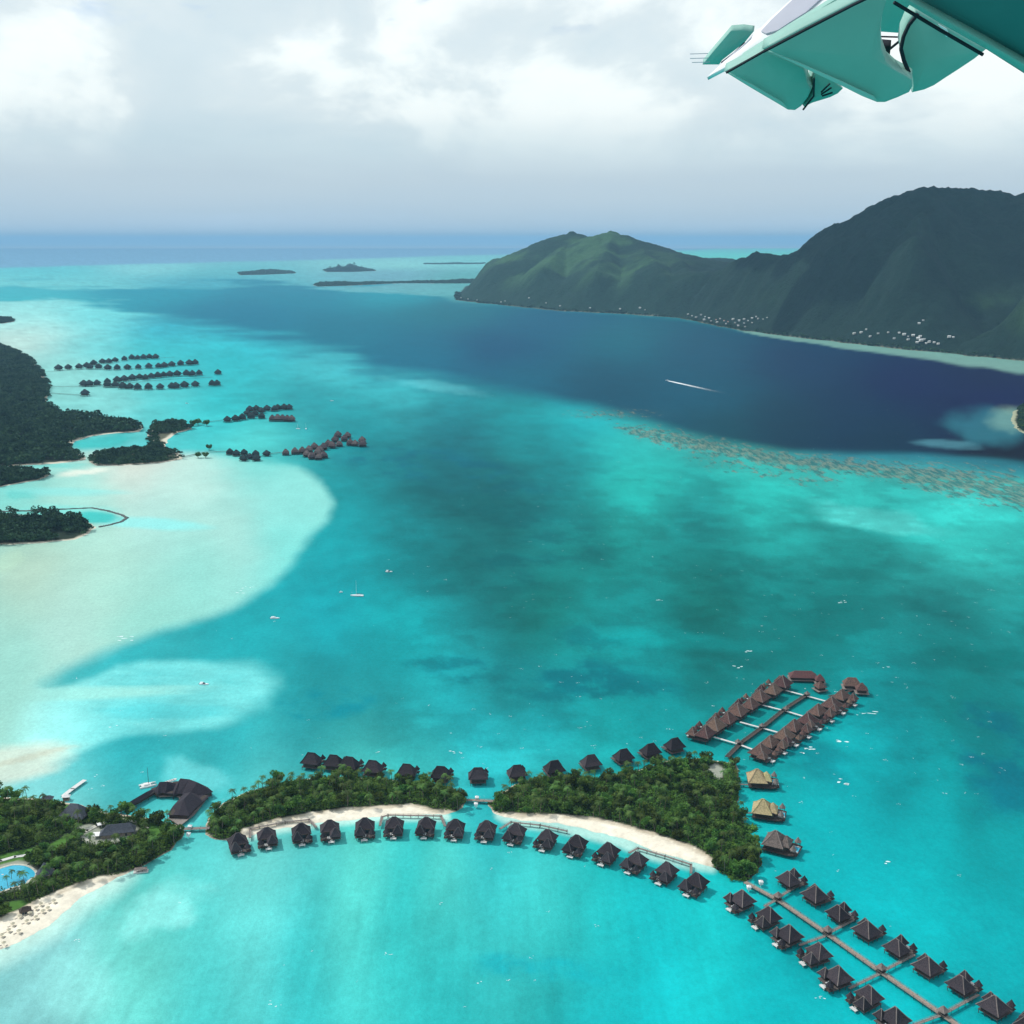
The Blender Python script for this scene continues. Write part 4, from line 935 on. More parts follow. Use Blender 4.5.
# ------------------------------------------------------------------ walkways
def walkway(pts, wd, label, rails=True, z=2.3, group=None, m=None, name='walkway', pile=6.0):
    P = [at(u, v, z) for u, v in pts]; c = sum(P, Vector()) / len(P); c.z = 0
    r = thing(name, c, 0, label, 'walkway', group); P = [p - c for p in P]
    d = MB(); rl = MB(); pl = MB()
    for a, b in zip(P[:-1], P[1:]):
        d.beam(a, b + (b - a).normalized() * wd * .3, wd, .3); L = (b - a).length; n = max(1, int(L / pile)); t_ = (b - a).normalized(); sd = Vector((-t_.y, t_.x, 0)) * (wd / 2 - .12)
        for i in range(n + 1):
            q = a.lerp(b, i / n)
            for sg in (-1, 1):
                pl.tube(q + sd * sg + Vector((0, 0, -z - 1.2)), q + sd * sg + Vector((0, 0, 1.0 if rails else .1)), .14, .12, 5)
        if rails:
            for sg in (-1, 1): rl.beam(a + sd * sg + Vector((0, 0, 1.0)), b + sd * sg + Vector((0, 0, 1.0)), .12, .12)
    d.build('deck', m or M_WOOD, r); pl.build('piles', M_DARKW, r)
    if rails: rl.build('handrail', M_WOOD, r)
    return r
M_TAN = mat('tan_planks', (.28, .23, .19), .85, .25, .8)  # plain tan planks, paler than the weathered deck
walkway([(745, 882), (778, 900), (827.5, 934), (881, 972), (943, 1015), (1010, 1062)], 3.6, 'long timber pier walkway running out from the wooded islet', m=M_TAN)
CW = [[(776, 899), (800, 884)], [(776, 900), (765, 906)], [(827, 934), (855, 919)], [(825, 936), (800, 945)], [(881, 972), (914, 955)], [(879, 974), (850, 988)], [(943, 1014), (978, 995)], [(941, 1015), (905, 1028)]]
for i, c in enumerate(CW): walkway(c, 2.0, ['short branch walkway from the long pier on its sea side, %s from the islet', 'short branch walkway from the long pier on its lagoon side, %s from the islet'][i % 2] % ORD[i // 2], group='branch walkways of the long pier')
M_WHITE = mat('white_paint', (.80, .80, .78), .6, .05, 1.0)
def shelter(u, v, s, label, group, m=None):
    p = at(u, v, 4); r = thing('walkway_shelter', (p.x, p.y, 0), R(35), label, 'shelter', group, s)
    q = MB()
    for a in range(4): q.tube((1.5 * (1 if a & 1 else -1), 1.5 * (1 if a & 2 else -1), -1), (1.5 * (1 if a & 1 else -1), 1.5 * (1 if a & 2 else -1), 4.7), .15, .15, 5)
    q.box(-2, 2, -2, 2, 2.0, 2.42); q.build('posts', M_DARKW, r); h = MB(); h.hip(0, 0, 4.8, 4.8, 4.6, 7.2, ridge=.3); h.build('roof', m or M_CAP, r); return r
for i, (u, v) in enumerate([(778, 897), (827.5, 931), (881, 969), (943, 1012)]): shelter(u, v, 1.15, '%s small thatched shelter on the long pier counted from the islet' % ORD[i].capitalize(), 'shelters on the long pier')
walkway([(727, 757), (742, 742), (764, 726), (786, 708), (808, 694)], 4.2, 'dark central walkway of the ladder pier', m=M_DARKW)
walkway([(700, 738), (784, 687)], 7, 'dark strip added for water shadow under the channel-side row of the ladder pier', m=M_DARKW, rails=False); walkway([(760, 757), (852, 697)], 7, 'dark strip added for water shadow under the outer row of the ladder pier', m=M_DARKW, rails=False)  # dark strips added between the bungalows, standing in for shadow on the water
walkway([(829, 696), (842, 694), (852, 690)], 3, 'short dark link walkway to the outer corner pavilion', m=M_DARKW, rails=False)
LAD = [[(714, 737), (738, 744), (757, 751)], [(740, 722), (762, 728), (784, 734)], [(762, 705), (786, 711), (809, 718)], [(784, 690), (807, 696), (829, 702)]]
for i, c in enumerate(LAD):
    walkway(c, 2.4, 'pale crosswise walkway of the ladder pier, %s from the islet' % ORD[i], group='crosswise walkways of the ladder pier', m=M_PALE, rails=False); shelter(c[1][0], c[1][1] - 2, 1.0, 'small thatched shelter over the crossing of the ladder pier, %s from the islet' % ORD[i], 'shelters on the ladder pier')
walkway([(250, 838), (250, 829), (259, 827), (285, 822), (309, 819.5), (316, 827)], 2.0, 'thin walkway from the crescent beach to the bungalows nearer the resort', group='beach walkways')
walkway([(380, 826), (382, 817), (388, 815), (441, 816), (445, 826)], 2.0, 'thin walkway from the crescent beach to the bungalows nearer the bridge', group='beach walkways')
walkway([(500, 829), (511, 822), (540, 825), (567, 831)], 2.0, 'thin walkway beside the start of the long curved beach', group='beach walkways')
walkway([(629, 853), (638, 848), (665, 856), (691, 864.5), (691, 873)], 2.0, 'thin walkway beside the end of the long curved beach', group='beach walkways')
walkway([(460, 799.5), (492, 801)], 3.6, 'timber footbridge between the two wooded islets', m=M_TAN); walkway([(176, 829), (208, 828)], 3.8, 'timber footbridge from the resort to the crescent islet', m=M_WOOD)
walkway([(735, 784), (753, 785)], 1.8, 'short plank walkway to the first golden villa', group='villa walkways'); walkway([(735, 813), (757, 813)], 1.8, 'short plank walkway to the second golden villa', group='villa walkways')
def lantern(u, v, label):
    p = at(u, v, 3.4); r = thing('bridge_kiosk', (p.x, p.y, 0), 0, label, 'kiosk', 'white kiosks on the bridges')
    q = MB(); q.box(-1.3, 1.3, -1.3, 1.3, 1.9, 4.0); q.tube((0, 0, -1.2), (0, 0, 1.9), .3); q.build('body', M_WHITE, r); q = MB(); q.hip(0, 0, 3.2, 3.2, 4.0, 5.1, ridge=.2); q.build('roof', M_WHITE, r)
for u, v, l in ((476, 804, 'white kiosk on the footbridge between the wooded islets, lagoon side'), (477, 797.5, 'white kiosk on the footbridge between the wooded islets, channel side'), (188.5, 834, 'white kiosk on the lagoon side of the resort footbridge'), (190, 826.5, 'white kiosk on the channel side of the resort footbridge'),
                (749, 887, 'white kiosk at the start of the long pier, lagoon side'), (761, 882, 'white kiosk at the start of the long pier, sea side')): lantern(u, v, l)
# end buildings of the ladder pier
def hall(name, loc, rz, s, parts, m, label, cat, z0=4.6, deckm=None):
    r = thing(name, loc, rz, label, cat, s=s); d = MB(); w_ = MB(); p = MB()
    for (cx, cy, wx, wy, h, rd) in parts:
        q = MB(); q.hip(cx, cy, wx, wy, z0, z0 + h, ridge=rd, flare=.02); q.build('roof', m, r)
        w_.box(cx - wx / 2 + 1.2, cx + wx / 2 - 1.2, cy - wy / 2 + 1.2, cy + wy / 2 - 1.2, 2.2 + .01 * cx % .1, z0 + .2); d.box(cx - wx / 2 - .6, cx + wx / 2 + .6, cy - wy / 2 - .6, cy + wy / 2 + .6, 1.8 + .003 * (cx % 7), 2.15 + .004 * (cy % 5))
        for a in (-1, 0, 1):
            for b in (-1, 1): p.tube((cx + a * (wx / 2 - 1), cy + b * (wy / 2 - 1), -1.4), (cx + a * (wx / 2 - 1), cy + b * (wy / 2 - 1), 1.9), .22, .2, 6)
    w_.build('wall', M_DARKW, r); d.build('deck', deckm or M_WOOD, r); p.build('stilts', M_DARKW, r); return r
p = at(803, 675, 6); hall('spa_pavilion', (p.x, p.y, 0), R(-4), 1.12, [(0, 0, 26, 12, 5.0, 15), (14, -8, 9, 9, 5.2, .5)], mat('reddish_thatch', (.15, .065, .060), .95, .3, 1.2, col2=(.085, .04, .042)), 'long reddish thatched pavilion closing the ladder pier', 'pavilion')
p = at(852, 685, 6); hall('spa_pavilion', (p.x, p.y, 0), R(-8), 1.35, [(0, 2, 13, 10, 5.2, 6), (6, -7, 9, 8, 4.8, .8)], M_BROWN, 'brown thatched double pavilion at the outer corner of the ladder pier', 'pavilion')
p = at(820, 687, 5); hall('spa_pavilion', (p.x, p.y, 0), R(20), 1.25, [(0, 0, 8.5, 8.5, 4.6, .5)], M_BROWN, 'small square pavilion at the head of the central walkway', 'pavilion')

# ------------------------------------------------------------------ resort on the shore
M_THATCH2 = mat('black_thatch', (.042, .034, .044), .95, .3, 1.2, bump=.6, col2=(.020, .018, .026))
def curved_hall():
    """overwater restaurant: swept hip roof that bends round a basin"""
    c = at(175, 795, 0); r = thing('overwater_restaurant', c, 0, 'big dark thatched overwater restaurant bending round a small basin', 'restaurant')
    def sweep(name, line, w0, w1, zt, ze=4.8, endh=True):
        P = [at(u, v, 6) - c for u, v in line]; P = [Vector((p.x, p.y, 0)) for p in P]; n = len(P); m = MB(); wl = MB(); rings = []; wr = []
        for i, p in enumerate(P):
            t_ = (P[min(n - 1, i + 1)] - P[max(0, i - 1)]).normalized(); sd = Vector((-t_.y, t_.x, 0)); wd = (w0 + (w1 - w0) * i / (n - 1)) / 2
            tp = zt if 0 < i < n - 1 else (ze + .2 if endh else zt)
            rings.append([tuple(p - sd * wd + Vector((0, 0, ze))), tuple(p + Vector((0, 0, tp))), tuple(p + sd * wd + Vector((0, 0, ze))), tuple(p + Vector((0, 0, ze - .3)))])
            k = .82; wr.append([tuple(p - sd * wd * k + Vector((0, 0, 1.9))), tuple(p - sd * wd * k + Vector((0, 0, ze + .1))), tuple(p + sd * wd * k + Vector((0, 0, ze + .1))), tuple(p + sd * wd * k + Vector((0, 0, 1.9)))])
        m.loft(rings); m.build(name, M_THATCH2, r); wl.loft(wr); wl.build('wall', M_DARKW, r)
        pl = MB()
        for q in wr:
            for a in (0, 3): x, y, _ = q[a]; pl.tube((x, y, -1.4), (x, y, 2), .25, .22, 6)
        pl.build('stilts', M_DARKW, r)
    sweep('roof', [(154, 790), (160, 788), (168, 787.5), (176, 788)], 13, 17, 11.5)
    sweep('roof', [(173, 787), (181, 786), (190, 787), (198, 790), (204, 794)], 26, 17, 13.0)
    sweep('roof', [(197, 793), (191, 799), (184, 806), (178, 814)], 23, 18, 12.0)
    sweep('gallery_roof', [(156, 787), (146, 793), (134, 800), (118, 807)], 5.5, 5.5, 6.8, 4.2)
    d = MB(); d.prism([tuple((at(u, v, 2) - c)[:2]) for u, v in [(148, 792), (172, 782), (190, 781), (207, 789), (206, 800), (194, 815), (180, 826), (168, 818), (182, 800), (176, 796), (160, 797)]][::-1], 1.7, 2.1); d.build('deck', M_WOOD, r)
    m = MB()
    for k in range(5): q = at(166 + k * 2.2, 782.5 - k * .7, 2.3) - c; m.box(q.x - 1.2, q.x + 1.2, q.y - 1.4, q.y + 1.4, 2.15, 2.9)
    m.build('pale_terrace_seats', M_PALE, r); return r
curved_hall()
def boat_mast():
    p = at(148, 786, 0); r = thing('sailing_catamaran', p, R(28), 'sailing catamaran with a tall bare mast moored by the restaurant', 'sailboat')
    h = MB()
    for s in (-1, 1): h.loft([[(-7, s * 2.6 - .5, .1), (-7, s * 2.6 + .5, .1), (-7, s * 2.6 + .6, 1.3), (-7, s * 2.6 - .6, 1.3)], [(2, s * 2.6 - .6, -.3), (2, s * 2.6 + .6, -.3), (2, s * 2.6 + .7, 1.4), (2, s * 2.6 - .7, 1.4)], [(7, s * 2.6 - .05, .5), (7, s * 2.6 + .05, .5), (7, s * 2.6 + .1, 1.6), (7, s * 2.6 - .1, 1.6)]])
    h.build('hull', M_WHITE, r); d = MB(); d.box(-5.5, 2.5, -2.4, 2.4, 1.1, 1.45); d.build('deck', M_PALE, r); q = MB(); q.box(-3.4, 1.2, -1.7, 1.7, 1.45, 2.5); q.build('cabin', M_WHITE, r)
    m = MB(); m.tube((.6, 0, 1.4), (.6, 0, 17), .22, .13, 6); m.build('mast', M_DARKW, r); b = MB(); b.tube((.6, 0, 3.4), (-5.4, 0, 3.5), .2, .16); b.build('boom', M_WHITE, r)
boat_mast()
walkway([(63, 796), (72, 789), (84, 780.5)], 4.0, 'pale concrete jetty at the back of the resort grounds', rails=False, m=M_PALE, z=1.8)
def house(u, v, rz, parts, m, label, cat='house', s=1.0, name='thatched_house', z0=4.2):
    p = at(u, v, 5); r = thing(name, (p.x, p.y, .6), rz, label, cat, s=s); w_ = MB()
    for (cx, cy, wx, wy, h, rd) in parts:
        q = MB(); q.hip(cx, cy, wx, wy, z0, z0 + h, ridge=rd) if not (rd < 0) else q.hip(cx, cy, wx, wy, z0, z0 + h, n=10); q.build('roof', m, r)
        w_.box(cx - wx * .38, cx + wx * .38, cy - wy * .38, cy + wy * .38, -.6, z0 + .3)
    wo = w_.build('wall', M_TAN, r); g = MB(); cx, cy, wx, wy = parts[0][:4]
    for k in (-1, 0, 1): g.box(cx + k * wx * .22 - .7, cx + k * wx * .22 + .7, cy - wy * .38 - .06, cy - wy * .38 - .01, .9, 3.0)
    g.build('window', M_GLASS, wo); return r
M_SLATE = mat('grey_thatch', (.085, .095, .115), .9, .25, 1.0, bump=.5)
house(75, 813, R(-10), [(0, 0, 22, 17, 8.5, 6)], M_SLATE, 'large blue-grey hipped resort hall among the trees')
house(119, 830, R(12), [(0, 0, 25, 10, 5.5, 17), (-9, -2, 10, 9, 5, .5)], M_SLATE, 'long low dark-roofed resort lounge beside the white terrace')
house(45, 872, 0, [(0, 0, 13, 13, 8, -1)], M_SLATE, 'small conical thatched bar behind the pool', 'bar', name='pool_bar')
house(47, 797, R(8), [(0, 0, 10, 6, 2.6, 5)], M_SLATE, 'low grey hut by the jetty and the palms', 'hut', name='small_hut', z0=3.2)
house(66, 794.5, R(8), [(0, 0, 6.5, 5, 1.6, 3)], M_WHITE, 'little white roofed hut at the foot of the jetty', 'hut', name='small_hut', z0=3.0)
house(25, 908, R(30), [(0, 0, 8, 6, 2.6, 3)], M_DARKW, 'dark little hut at the top of the wide beach', 'hut', name='small_hut', z0=3.0)
def awning(u, v, rz, sx, sy, label):
    p = at(u, v, 4); r = thing('sun_awning', (p.x, p.y, .6), rz, label, 'awning'); a = MB()
    a.loft([[(-sx, -sy, 3.4), (sx, -sy, 3.4), (sx, -sy, 3.5), (-sx, -sy, 3.5)], [(-sx, 0, 4.1), (sx, 0, 4.1), (sx, 0, 4.2), (-sx, 0, 4.2)], [(-sx, sy, 3.4), (sx, sy, 3.4), (sx, sy, 3.5), (-sx, sy, 3.5)]]); a.build('canvas', M_WHITE, r)
    q = MB()
    for x in (-1, 1):
        for y in (-1, 1): q.tube((x * (sx - .2), y * (sy - .2), -.5), (x * (sx - .2), y * (sy - .2), 3.45), .08)
    q.build('poles', M_WHITE, r)
awning(98.5, 834, R(10), 4.3, 3.4, 'bright white square awning on the resort terrace'); awning(114, 826, R(10), 3.2, 1.4, 'narrow white awning behind the dark lounge roof'); awning(99, 824, R(30), 1.5, 2.6, 'slim white awning by the pale garden path')
# pool
def pool():
    c = at(8, 878, 0); P = [(-60, 880), (-20, 876), (2, 869), (14, 866), (26, 867), (34, 872), (34.5, 877), (28, 881), (24, 885), (12, 888), (0, 892), (-30, 898), (-60, 902)]
    Q = [Vector(at(u, v, 1.5)) - c for u, v in P]; r = thing('swimming_pool', (c.x, c.y, 1.95), 0, 'blue free-form swimming pool with pale paved rim in the resort garden', 'pool')
    sm = []
    n = len(Q)
    for i in range(n):
        a, b, d, e = Q[i - 1], Q[i], Q[(i + 1) % n], Q[(i + 2) % n]
        for k in range(5):
            t_ = k / 5; sm.append(.5 * ((2 * b) + (-a + d) * t_ + (2 * a - 5 * b + 4 * d - e) * t_ * t_ + (-a + 3 * b - 3 * d + e) * t_ ** 3))
    sm = ccw(sm)
    MB().prism([(p.x, p.y) for p in sm], -.6, .12).build('water', M_POOL, r)
    o = offset(sm, 2.0); m = MB(); n = len(sm)
    m.add([(p.x, p.y, .1) for p in sm] + [(p.x, p.y, .24) for p in sm] + [(p.x, p.y, .24) for p in o] + [(p.x, p.y, -.8) for p in o],
          [f for i in range(n) for f in ((i, (i + 1) % n, n + (i + 1) % n, n + i), (n + i, n + (i + 1) % n, 2 * n + (i + 1) % n, 2 * n + i), (2 * n + i, 2 * n + (i + 1) % n, 3 * n + (i + 1) % n, 3 * n + i))])
    m.build('pool_rim', mat('pool_paving', (.50, .50, .42), .8, .15, .6), r)
    q = at(3, 877, 0) - c; MB().hip(q.x, q.y, 4, 3, -.4, .6, n=9, flare=.0).build('rock_islet', M_PALE, r)
pool()
for i, (u, v) in enumerate([(15, 877), (24, 876), (12, 885), (27, 887)]):
    p = at(u, v, 0); PT[i % 3]((p.x, p.y - 6, .6), i * 1.7, .85, 'coconut palm standing over the pool edge', 'palms round the pool')
def path(pts, wd, col_m, label):
    P = [at(u, v, 1.9) for u, v in pts]; m = MB()
    for a, b in zip(P[:-1], P[1:]): m.beam(a, b + (b - a).normalized() * wd * .4, wd, .5)
    o_ = m.build('garden_path', col_m); tag(o_, kind='structure')
path([(-12, 866), (0, 861), (14, 857), (25, 855.5)], 3.2, M_PALE, ''); path([(76, 832), (86, 831), (96, 826), (104, 823)], 4.2, MATS['pool_paving'], ''); path([(80, 836), (88, 842)], 4, MATS['pool_paving'], '')
path([(118, 818), (128, 820), (140, 823), (147, 828)], 2.4, MATS['pool_paving'], '')
# beach parasols and loungers
M_STRAW = mat('parasol_straw', (.50, .46, .34), .95, .25, 2)
def parasol():
    r = thing('beach_parasol', (0, 0, 0), 0, 'x', 'parasol'); MB().tube((0, 0, -.4), (0, 0, 2.7), .07).build('pole', M_DARKW, r); q = MB(); q.hip(0, 0, 3.4, 3.4, 2.3, 3.3, n=8, th=.12); q.build('shade', M_STRAW, r); return r
def lounger():
    r = thing('sun_lounger', (0, 0, 0), 0, 'x', 'sun lounger'); MB().box(-.4, .4, -1, .6, .3, .45).build('seat', M_WOOD, r); MB().loft([[(-.4, .6, .32), (.4, .6, .32), (.4, .6, .46), (-.4, .6, .46)], [(-.4, 1.2, .8), (.4, 1.2, .8), (.4, 1.14, .92), (-.4, 1.14, .92)]]).build('backrest', M_WOOD, r)
    q = MB()
    for x in (-.32, .32):
        for y in (-.9, .5): q.tube((x, y, -.3), (x, y, .32), .05)
    q.build('legs', M_WOOD, r); return r
PP = Placer(parasol()); PL = Placer(lounger())
BP = [(4, 944), (9, 931), (13, 925), (19, 932), (20, 917), (27, 922), (30, 914), (36, 918), (43, 912), (41, 905), (48, 909), (54, 902), (36, 909), (2, 936)]
for i, (u, v) in enumerate(BP):
    p = at(u, v, 2); PP((p.x, p.y, 1.1), i, .95, 'straw beach parasol on the wide white beach, %s from the frame edge' % ORD[i] if False else 'straw parasol on the wide white beach below the pool', 'straw parasols on the wide beach')
    for k in (-1, 1): PL((p.x + 2.1 * k, p.y - 1.2, 1.2), R(150 + 8 * k), 1.0, 'wooden sun lounger beside a straw parasol on the wide beach', 'sun loungers on the wide beach')
def raft():
    p = at(141, 872, 0); r = thing('swimming_raft', (p.x, p.y, 0), R(10), 'pale floating raft with canopy moored off the resort beach', 'raft', s=1.3)
    MB().box(-4, 4, -1.6, 1.6, .1, .6).build('deck', M_PALE, r); q = MB()
    for k in range(4): q.tube((-3 + 2 * k, -1, .6), (-3 + 2 * k, -1, 2.2), .08); q.tube((-3 + 2 * k, 1, .6), (-3 + 2 * k, 1, 2.2), .08)
    q.build('posts', M_DARKW, r); MB().hip(0, 0, 7, 2.8, 2.2, 2.9, ridge=4).build('canopy', M_CAP, r)
raft()
# ------------------------------------------------------------------ far overwater rows
M_FARTH = mat('far_thatch', (.026, .050, .052), .95, .3, .6, col2=(.012, .026, .030), objvar=.25)
def hut(m=None, tall=1.0):
    r = thing('overwater_hut', (0, 0, 0), 0, 'x', 'hut')
    MB().prism([(-6, -5), (6, -5), (6, 5.5), (-6, 5.5)], 1.8, 2.2).build('deck', M_DARKW, r); q = MB(); q.hip(0, 0, 12.0, 11.0, 4.3, 10.4 * tall, ridge=2.2, flare=-.25); q.build('roof', m or M_FARTH, r)
    MB().box(-4.2, 4.2, -4, 4, 2.2, 4.5).build('wall', M_DARKW, r); q = MB()
    for x in (-5, 0, 5):
        for y in (-4, 4.4): q.tube((x, y, -1.5), (x, y, 1.9), .3, .3, 4)
    q.build('stilts', M_DARKW, r); return r
HU = Placer(hut()); HB = Placer(hut(mat('far_brown_thatch', (.16, .11, .105), .95, .3, .6, col2=(.07, .055, .06), objvar=.3), 1.1))
def z4(L): return [(x * .1953, 300 + y * .1953) for x, y in L]
def z5(L): return [(180 + x * .2148, 370 + y * .2148) for x, y in L]
ROWS = [
    (z4([(300, 352), (350, 348), (405, 345), (445, 339), (480, 328), (525, 318), (558, 317), (590, 310), (637, 304), (675, 298), (705, 298), (735, 297), (765, 294), (797, 295)]), 'the row nearest the horizon of the far village', HU),
    (z4([(460, 346), (505, 345), (552, 350), (600, 350), (653, 348), (708, 346), (762, 343), (812, 341), (842, 338), (880, 333), (925, 328), (970, 326), (1000, 324)]), 'the second row from the horizon of the far village', HU),
    (z4([(430, 433), (458, 433), (497, 430), (550, 422), (600, 413), (637, 409), (678, 403), (715, 397), (745, 400), (775, 393), (808, 390), (838, 386), (870, 384), (908, 382), (955, 380), (985, 381), (1020, 378)]) + [(218, 373)], 'the third row from the horizon of the far village', HU),
    (z4([(550, 438), (590, 438), (628, 445), (665, 446), (705, 450), (760, 450), (820, 448), (880, 445), (900, 445), (945, 440), (1000, 435)]) + [(212, 384), (217, 384)], 'the row nearest the plane of the far village', HU),
    (z5([(220, 232), (258, 228), (290, 222), (312, 200), (325, 184), (330, 216), (350, 205), (355, 180), (378, 190), (380, 216), (405, 180), (440, 182), (455, 176), (485, 175), (508, 175)]), 'the dark cluster pier beyond the small bay', HU),
    (z5([(430, 228), (455, 228), (478, 228), (500, 229), (520, 230)]), 'the short brown row beside the dark cluster pier', HB),
    (z5([(232, 382), (262, 388), (298, 384), (296, 410), (325, 402), (352, 390), (355, 410), (403, 388)]), 'the grey cluster between the palm hook and the brown pier', HU),
    (z5([(492, 384), (535, 380), (570, 378), (590, 392), (600, 372), (625, 358), (615, 402), (640, 385), (650, 372), (668, 360), (670, 398), (645, 405), (690, 345), (708, 352), (722, 325), (735, 302), (742, 345), (765, 320), (780, 305), (792, 340), (815, 342), (848, 328), (850, 345)]), 'the brown cluster pier reaching farthest into the lagoon', HB)]
for spots, where, pl in ROWS:
    for i, (u, v) in enumerate(spots):
        p = at(u, v, 6); pl((p.x, p.y, 0), random.uniform(-.3, .3), (1.95 if v < 395 else (1.35 if v > 430 else 1.55)) * random.uniform(.92, 1.08), '%s hut from shore in %s' % (ORD[i].capitalize(), where) , 'far overwater huts')
p = at(85, 394, 6); HU((p.x, p.y, 0), 0, 2.0, 'single thatched hut at the end of a short jetty before the far village', 'far overwater huts')
for pts, lab in (([(45, 371.5), (90, 369), (140, 368.5), (192, 364)], 'long thin walkway serving the back rows of the far village'), ([(52, 386.5), (84, 386), (125, 383), (170, 379), (212, 377)], 'long thin walkway serving the front rows of the far village'), ([(52, 393), (82, 395)], 'short dark jetty to the single far hut'),
                 ([(150, 358), (165, 357.5), (174, 357)], 'thin end walkway beyond the back row of far huts'), ([(190, 424), (222, 420)], 'thin walkway from the palm hook to the dark cluster'), ([(182, 457), (205, 452), (228, 451)], 'thin walkway from the palm hook to the grey cluster'), ([(265, 454), (284, 452)], 'thin walkway joining the grey and brown clusters')):
    walkway(pts, 3.4, lab, rails=False, m=M_DARKW, pile=24)
# palms that stand out singly near the hook
for u, v in [(198, 425), (207, 426), (209, 450), (206, 458), (194, 426), (198, 458), (1021, 424), (1023, 430), (1022, 417)]:
    p = at(u, v, 0); BT[1]((p.x, p.y, 0), u, 2.6 if v < 440 and u < 900 else 2.1, 'lone tree on the shallows by the palm hook' if u < 900 else 'dark tree on the sandy islet at the reef pass', 'lone trees by the palm hook' if u < 900 else 'trees on the reef pass islet')
# breakwater
def breakwater(pts, wd, label):
    P = [at(u, v, 0) for u, v in pts]; Q = []
    for i in range(len(P) - 1):
        for k in range(12):
            Q.append(P[i].lerp(P[i + 1], k / 12))
    m = MB(); rings = []
    for i, q in enumerate(Q):
        t_ = (Q[min(len(Q) - 1, i + 1)] - Q[max(0, i - 1)]).normalized(); s = Vector((-t_.y, t_.x, 0)) * wd / 2 * random.uniform(.7, 1.3)
        h = random.uniform(.8, 1.6); rings.append([tuple(q - s + Vector((0, 0, -.5))), tuple(q - s * .5 + Vector((0, 0, h))), tuple(q + s * .5 + Vector((0, 0, h * .9))), tuple(q + s + Vector((0, 0, -.5)))])
    m.loft(rings); tag(m.build('breakwater', mat('wet_rock', (.07, .085, .08), .8, .4, .5)), label, 'breakwater')
breakwater([(-20, 512), (30, 511), (60, 509.5), (92, 508), (108, 511), (122, 515), (127, 518), (121, 522), (110, 525), (98, 527.5)], 7, 'thin dark rock breakwater curving round a turquoise basin')

# ------------------------------------------------------------------ village houses on the high island
M_HWALL = mat('house_wall', (.62, .60, .55), .8, .1, .3)
ROOFM = [mat('white_roof', (.75, .76, .76), .6, .08, .3), mat('red_roof', (.42, .12, .07), .7, .15, .3), mat('grey_roof', (.38, .40, .42), .7, .1, .3)]
def vhouse(m):
    r = thing('village_house', (0, 0, 0), 0, 'x', 'house'); w_ = MB().box(-5.5, 5.5, -4, 4, -3, 3.4).build('wall', M_HWALL, r); q = MB()
    q.add([(-6.3, -4.9, 3.2), (6.3, -4.9, 3.2), (6.3, 4.9, 3.2), (-6.3, 4.9, 3.2), (-6.3, 0, 5.6), (6.3, 0, 5.6)], [(0, 1, 5, 4), (2, 3, 4, 5), (1, 2, 5), (3, 0, 4), (3, 2, 1, 0)]); q.build('roof', m, r)
    g = MB()
    for x in (-3, 0, 3): g.box(x - .7, x + .7, -4.06, -4.01, .8, 2.4)
    g.build('window', M_GLASS, w_); return r
VH = [Placer(vhouse(m)) for m in ROOFM]
VS = [(688, 315.5), (692, 317), (696, 318.5), (701, 316), (705, 318), (709, 319.5), (704, 321), (711, 322.5), (716, 321), (720, 320), (717, 323.5), (724, 322), (728, 323), (733, 320.5), (726, 325), (735, 324), (739, 322), (744, 320.5), (748, 322), (744, 324.5), (752, 319.5), (756, 318), (758, 320), (763, 320.5), (752, 324), (767, 319), (738, 327), (745, 328),
      (854, 335), (861, 334), (866, 331), (878, 335), (888, 334), (899, 334.5), (904, 336), (908, 338), (913, 337), (918, 340), (921, 342), (924, 341), (929, 343.5), (934, 344), (920, 338), (908, 341), (917, 344), (926, 345), (919, 325), (923, 322), (953, 339), (949, 338.5), (938, 345.5), (894, 340), (870, 338),
      (461, 299), (468, 300), (477, 301), (501, 303), (505, 302), (529, 299), (546, 304), (560, 307), (590, 309), (620, 310), (645, 311), (640, 309)]
cpos = Vector((0, 0, CAMH))
nrm_lab = ['small white roofed house in the village on the high island', 'small house with a red roof in the village on the high island', 'small grey roofed house in the village on the high island']
for i, (u, v) in enumerate(VS):
    d = (at(u, v, 0) - cpos).normalized(); h = hb.ray_cast(cpos, d)
    q = h[0] if h[0] else at(u, v, 0)
    zz = hill_z(q.x, q.y) or 3; k = 1 if i in (8, 12, 11) else (2 if i % 4 == 3 else 0)
    VH[k]((q.x, q.y, zz + 6.5), random.uniform(-.8, .8), random.uniform(.6, 1.1) * (1.3 if i in (37, 38) else 1), nrm_lab[k], 'village houses on the high island')

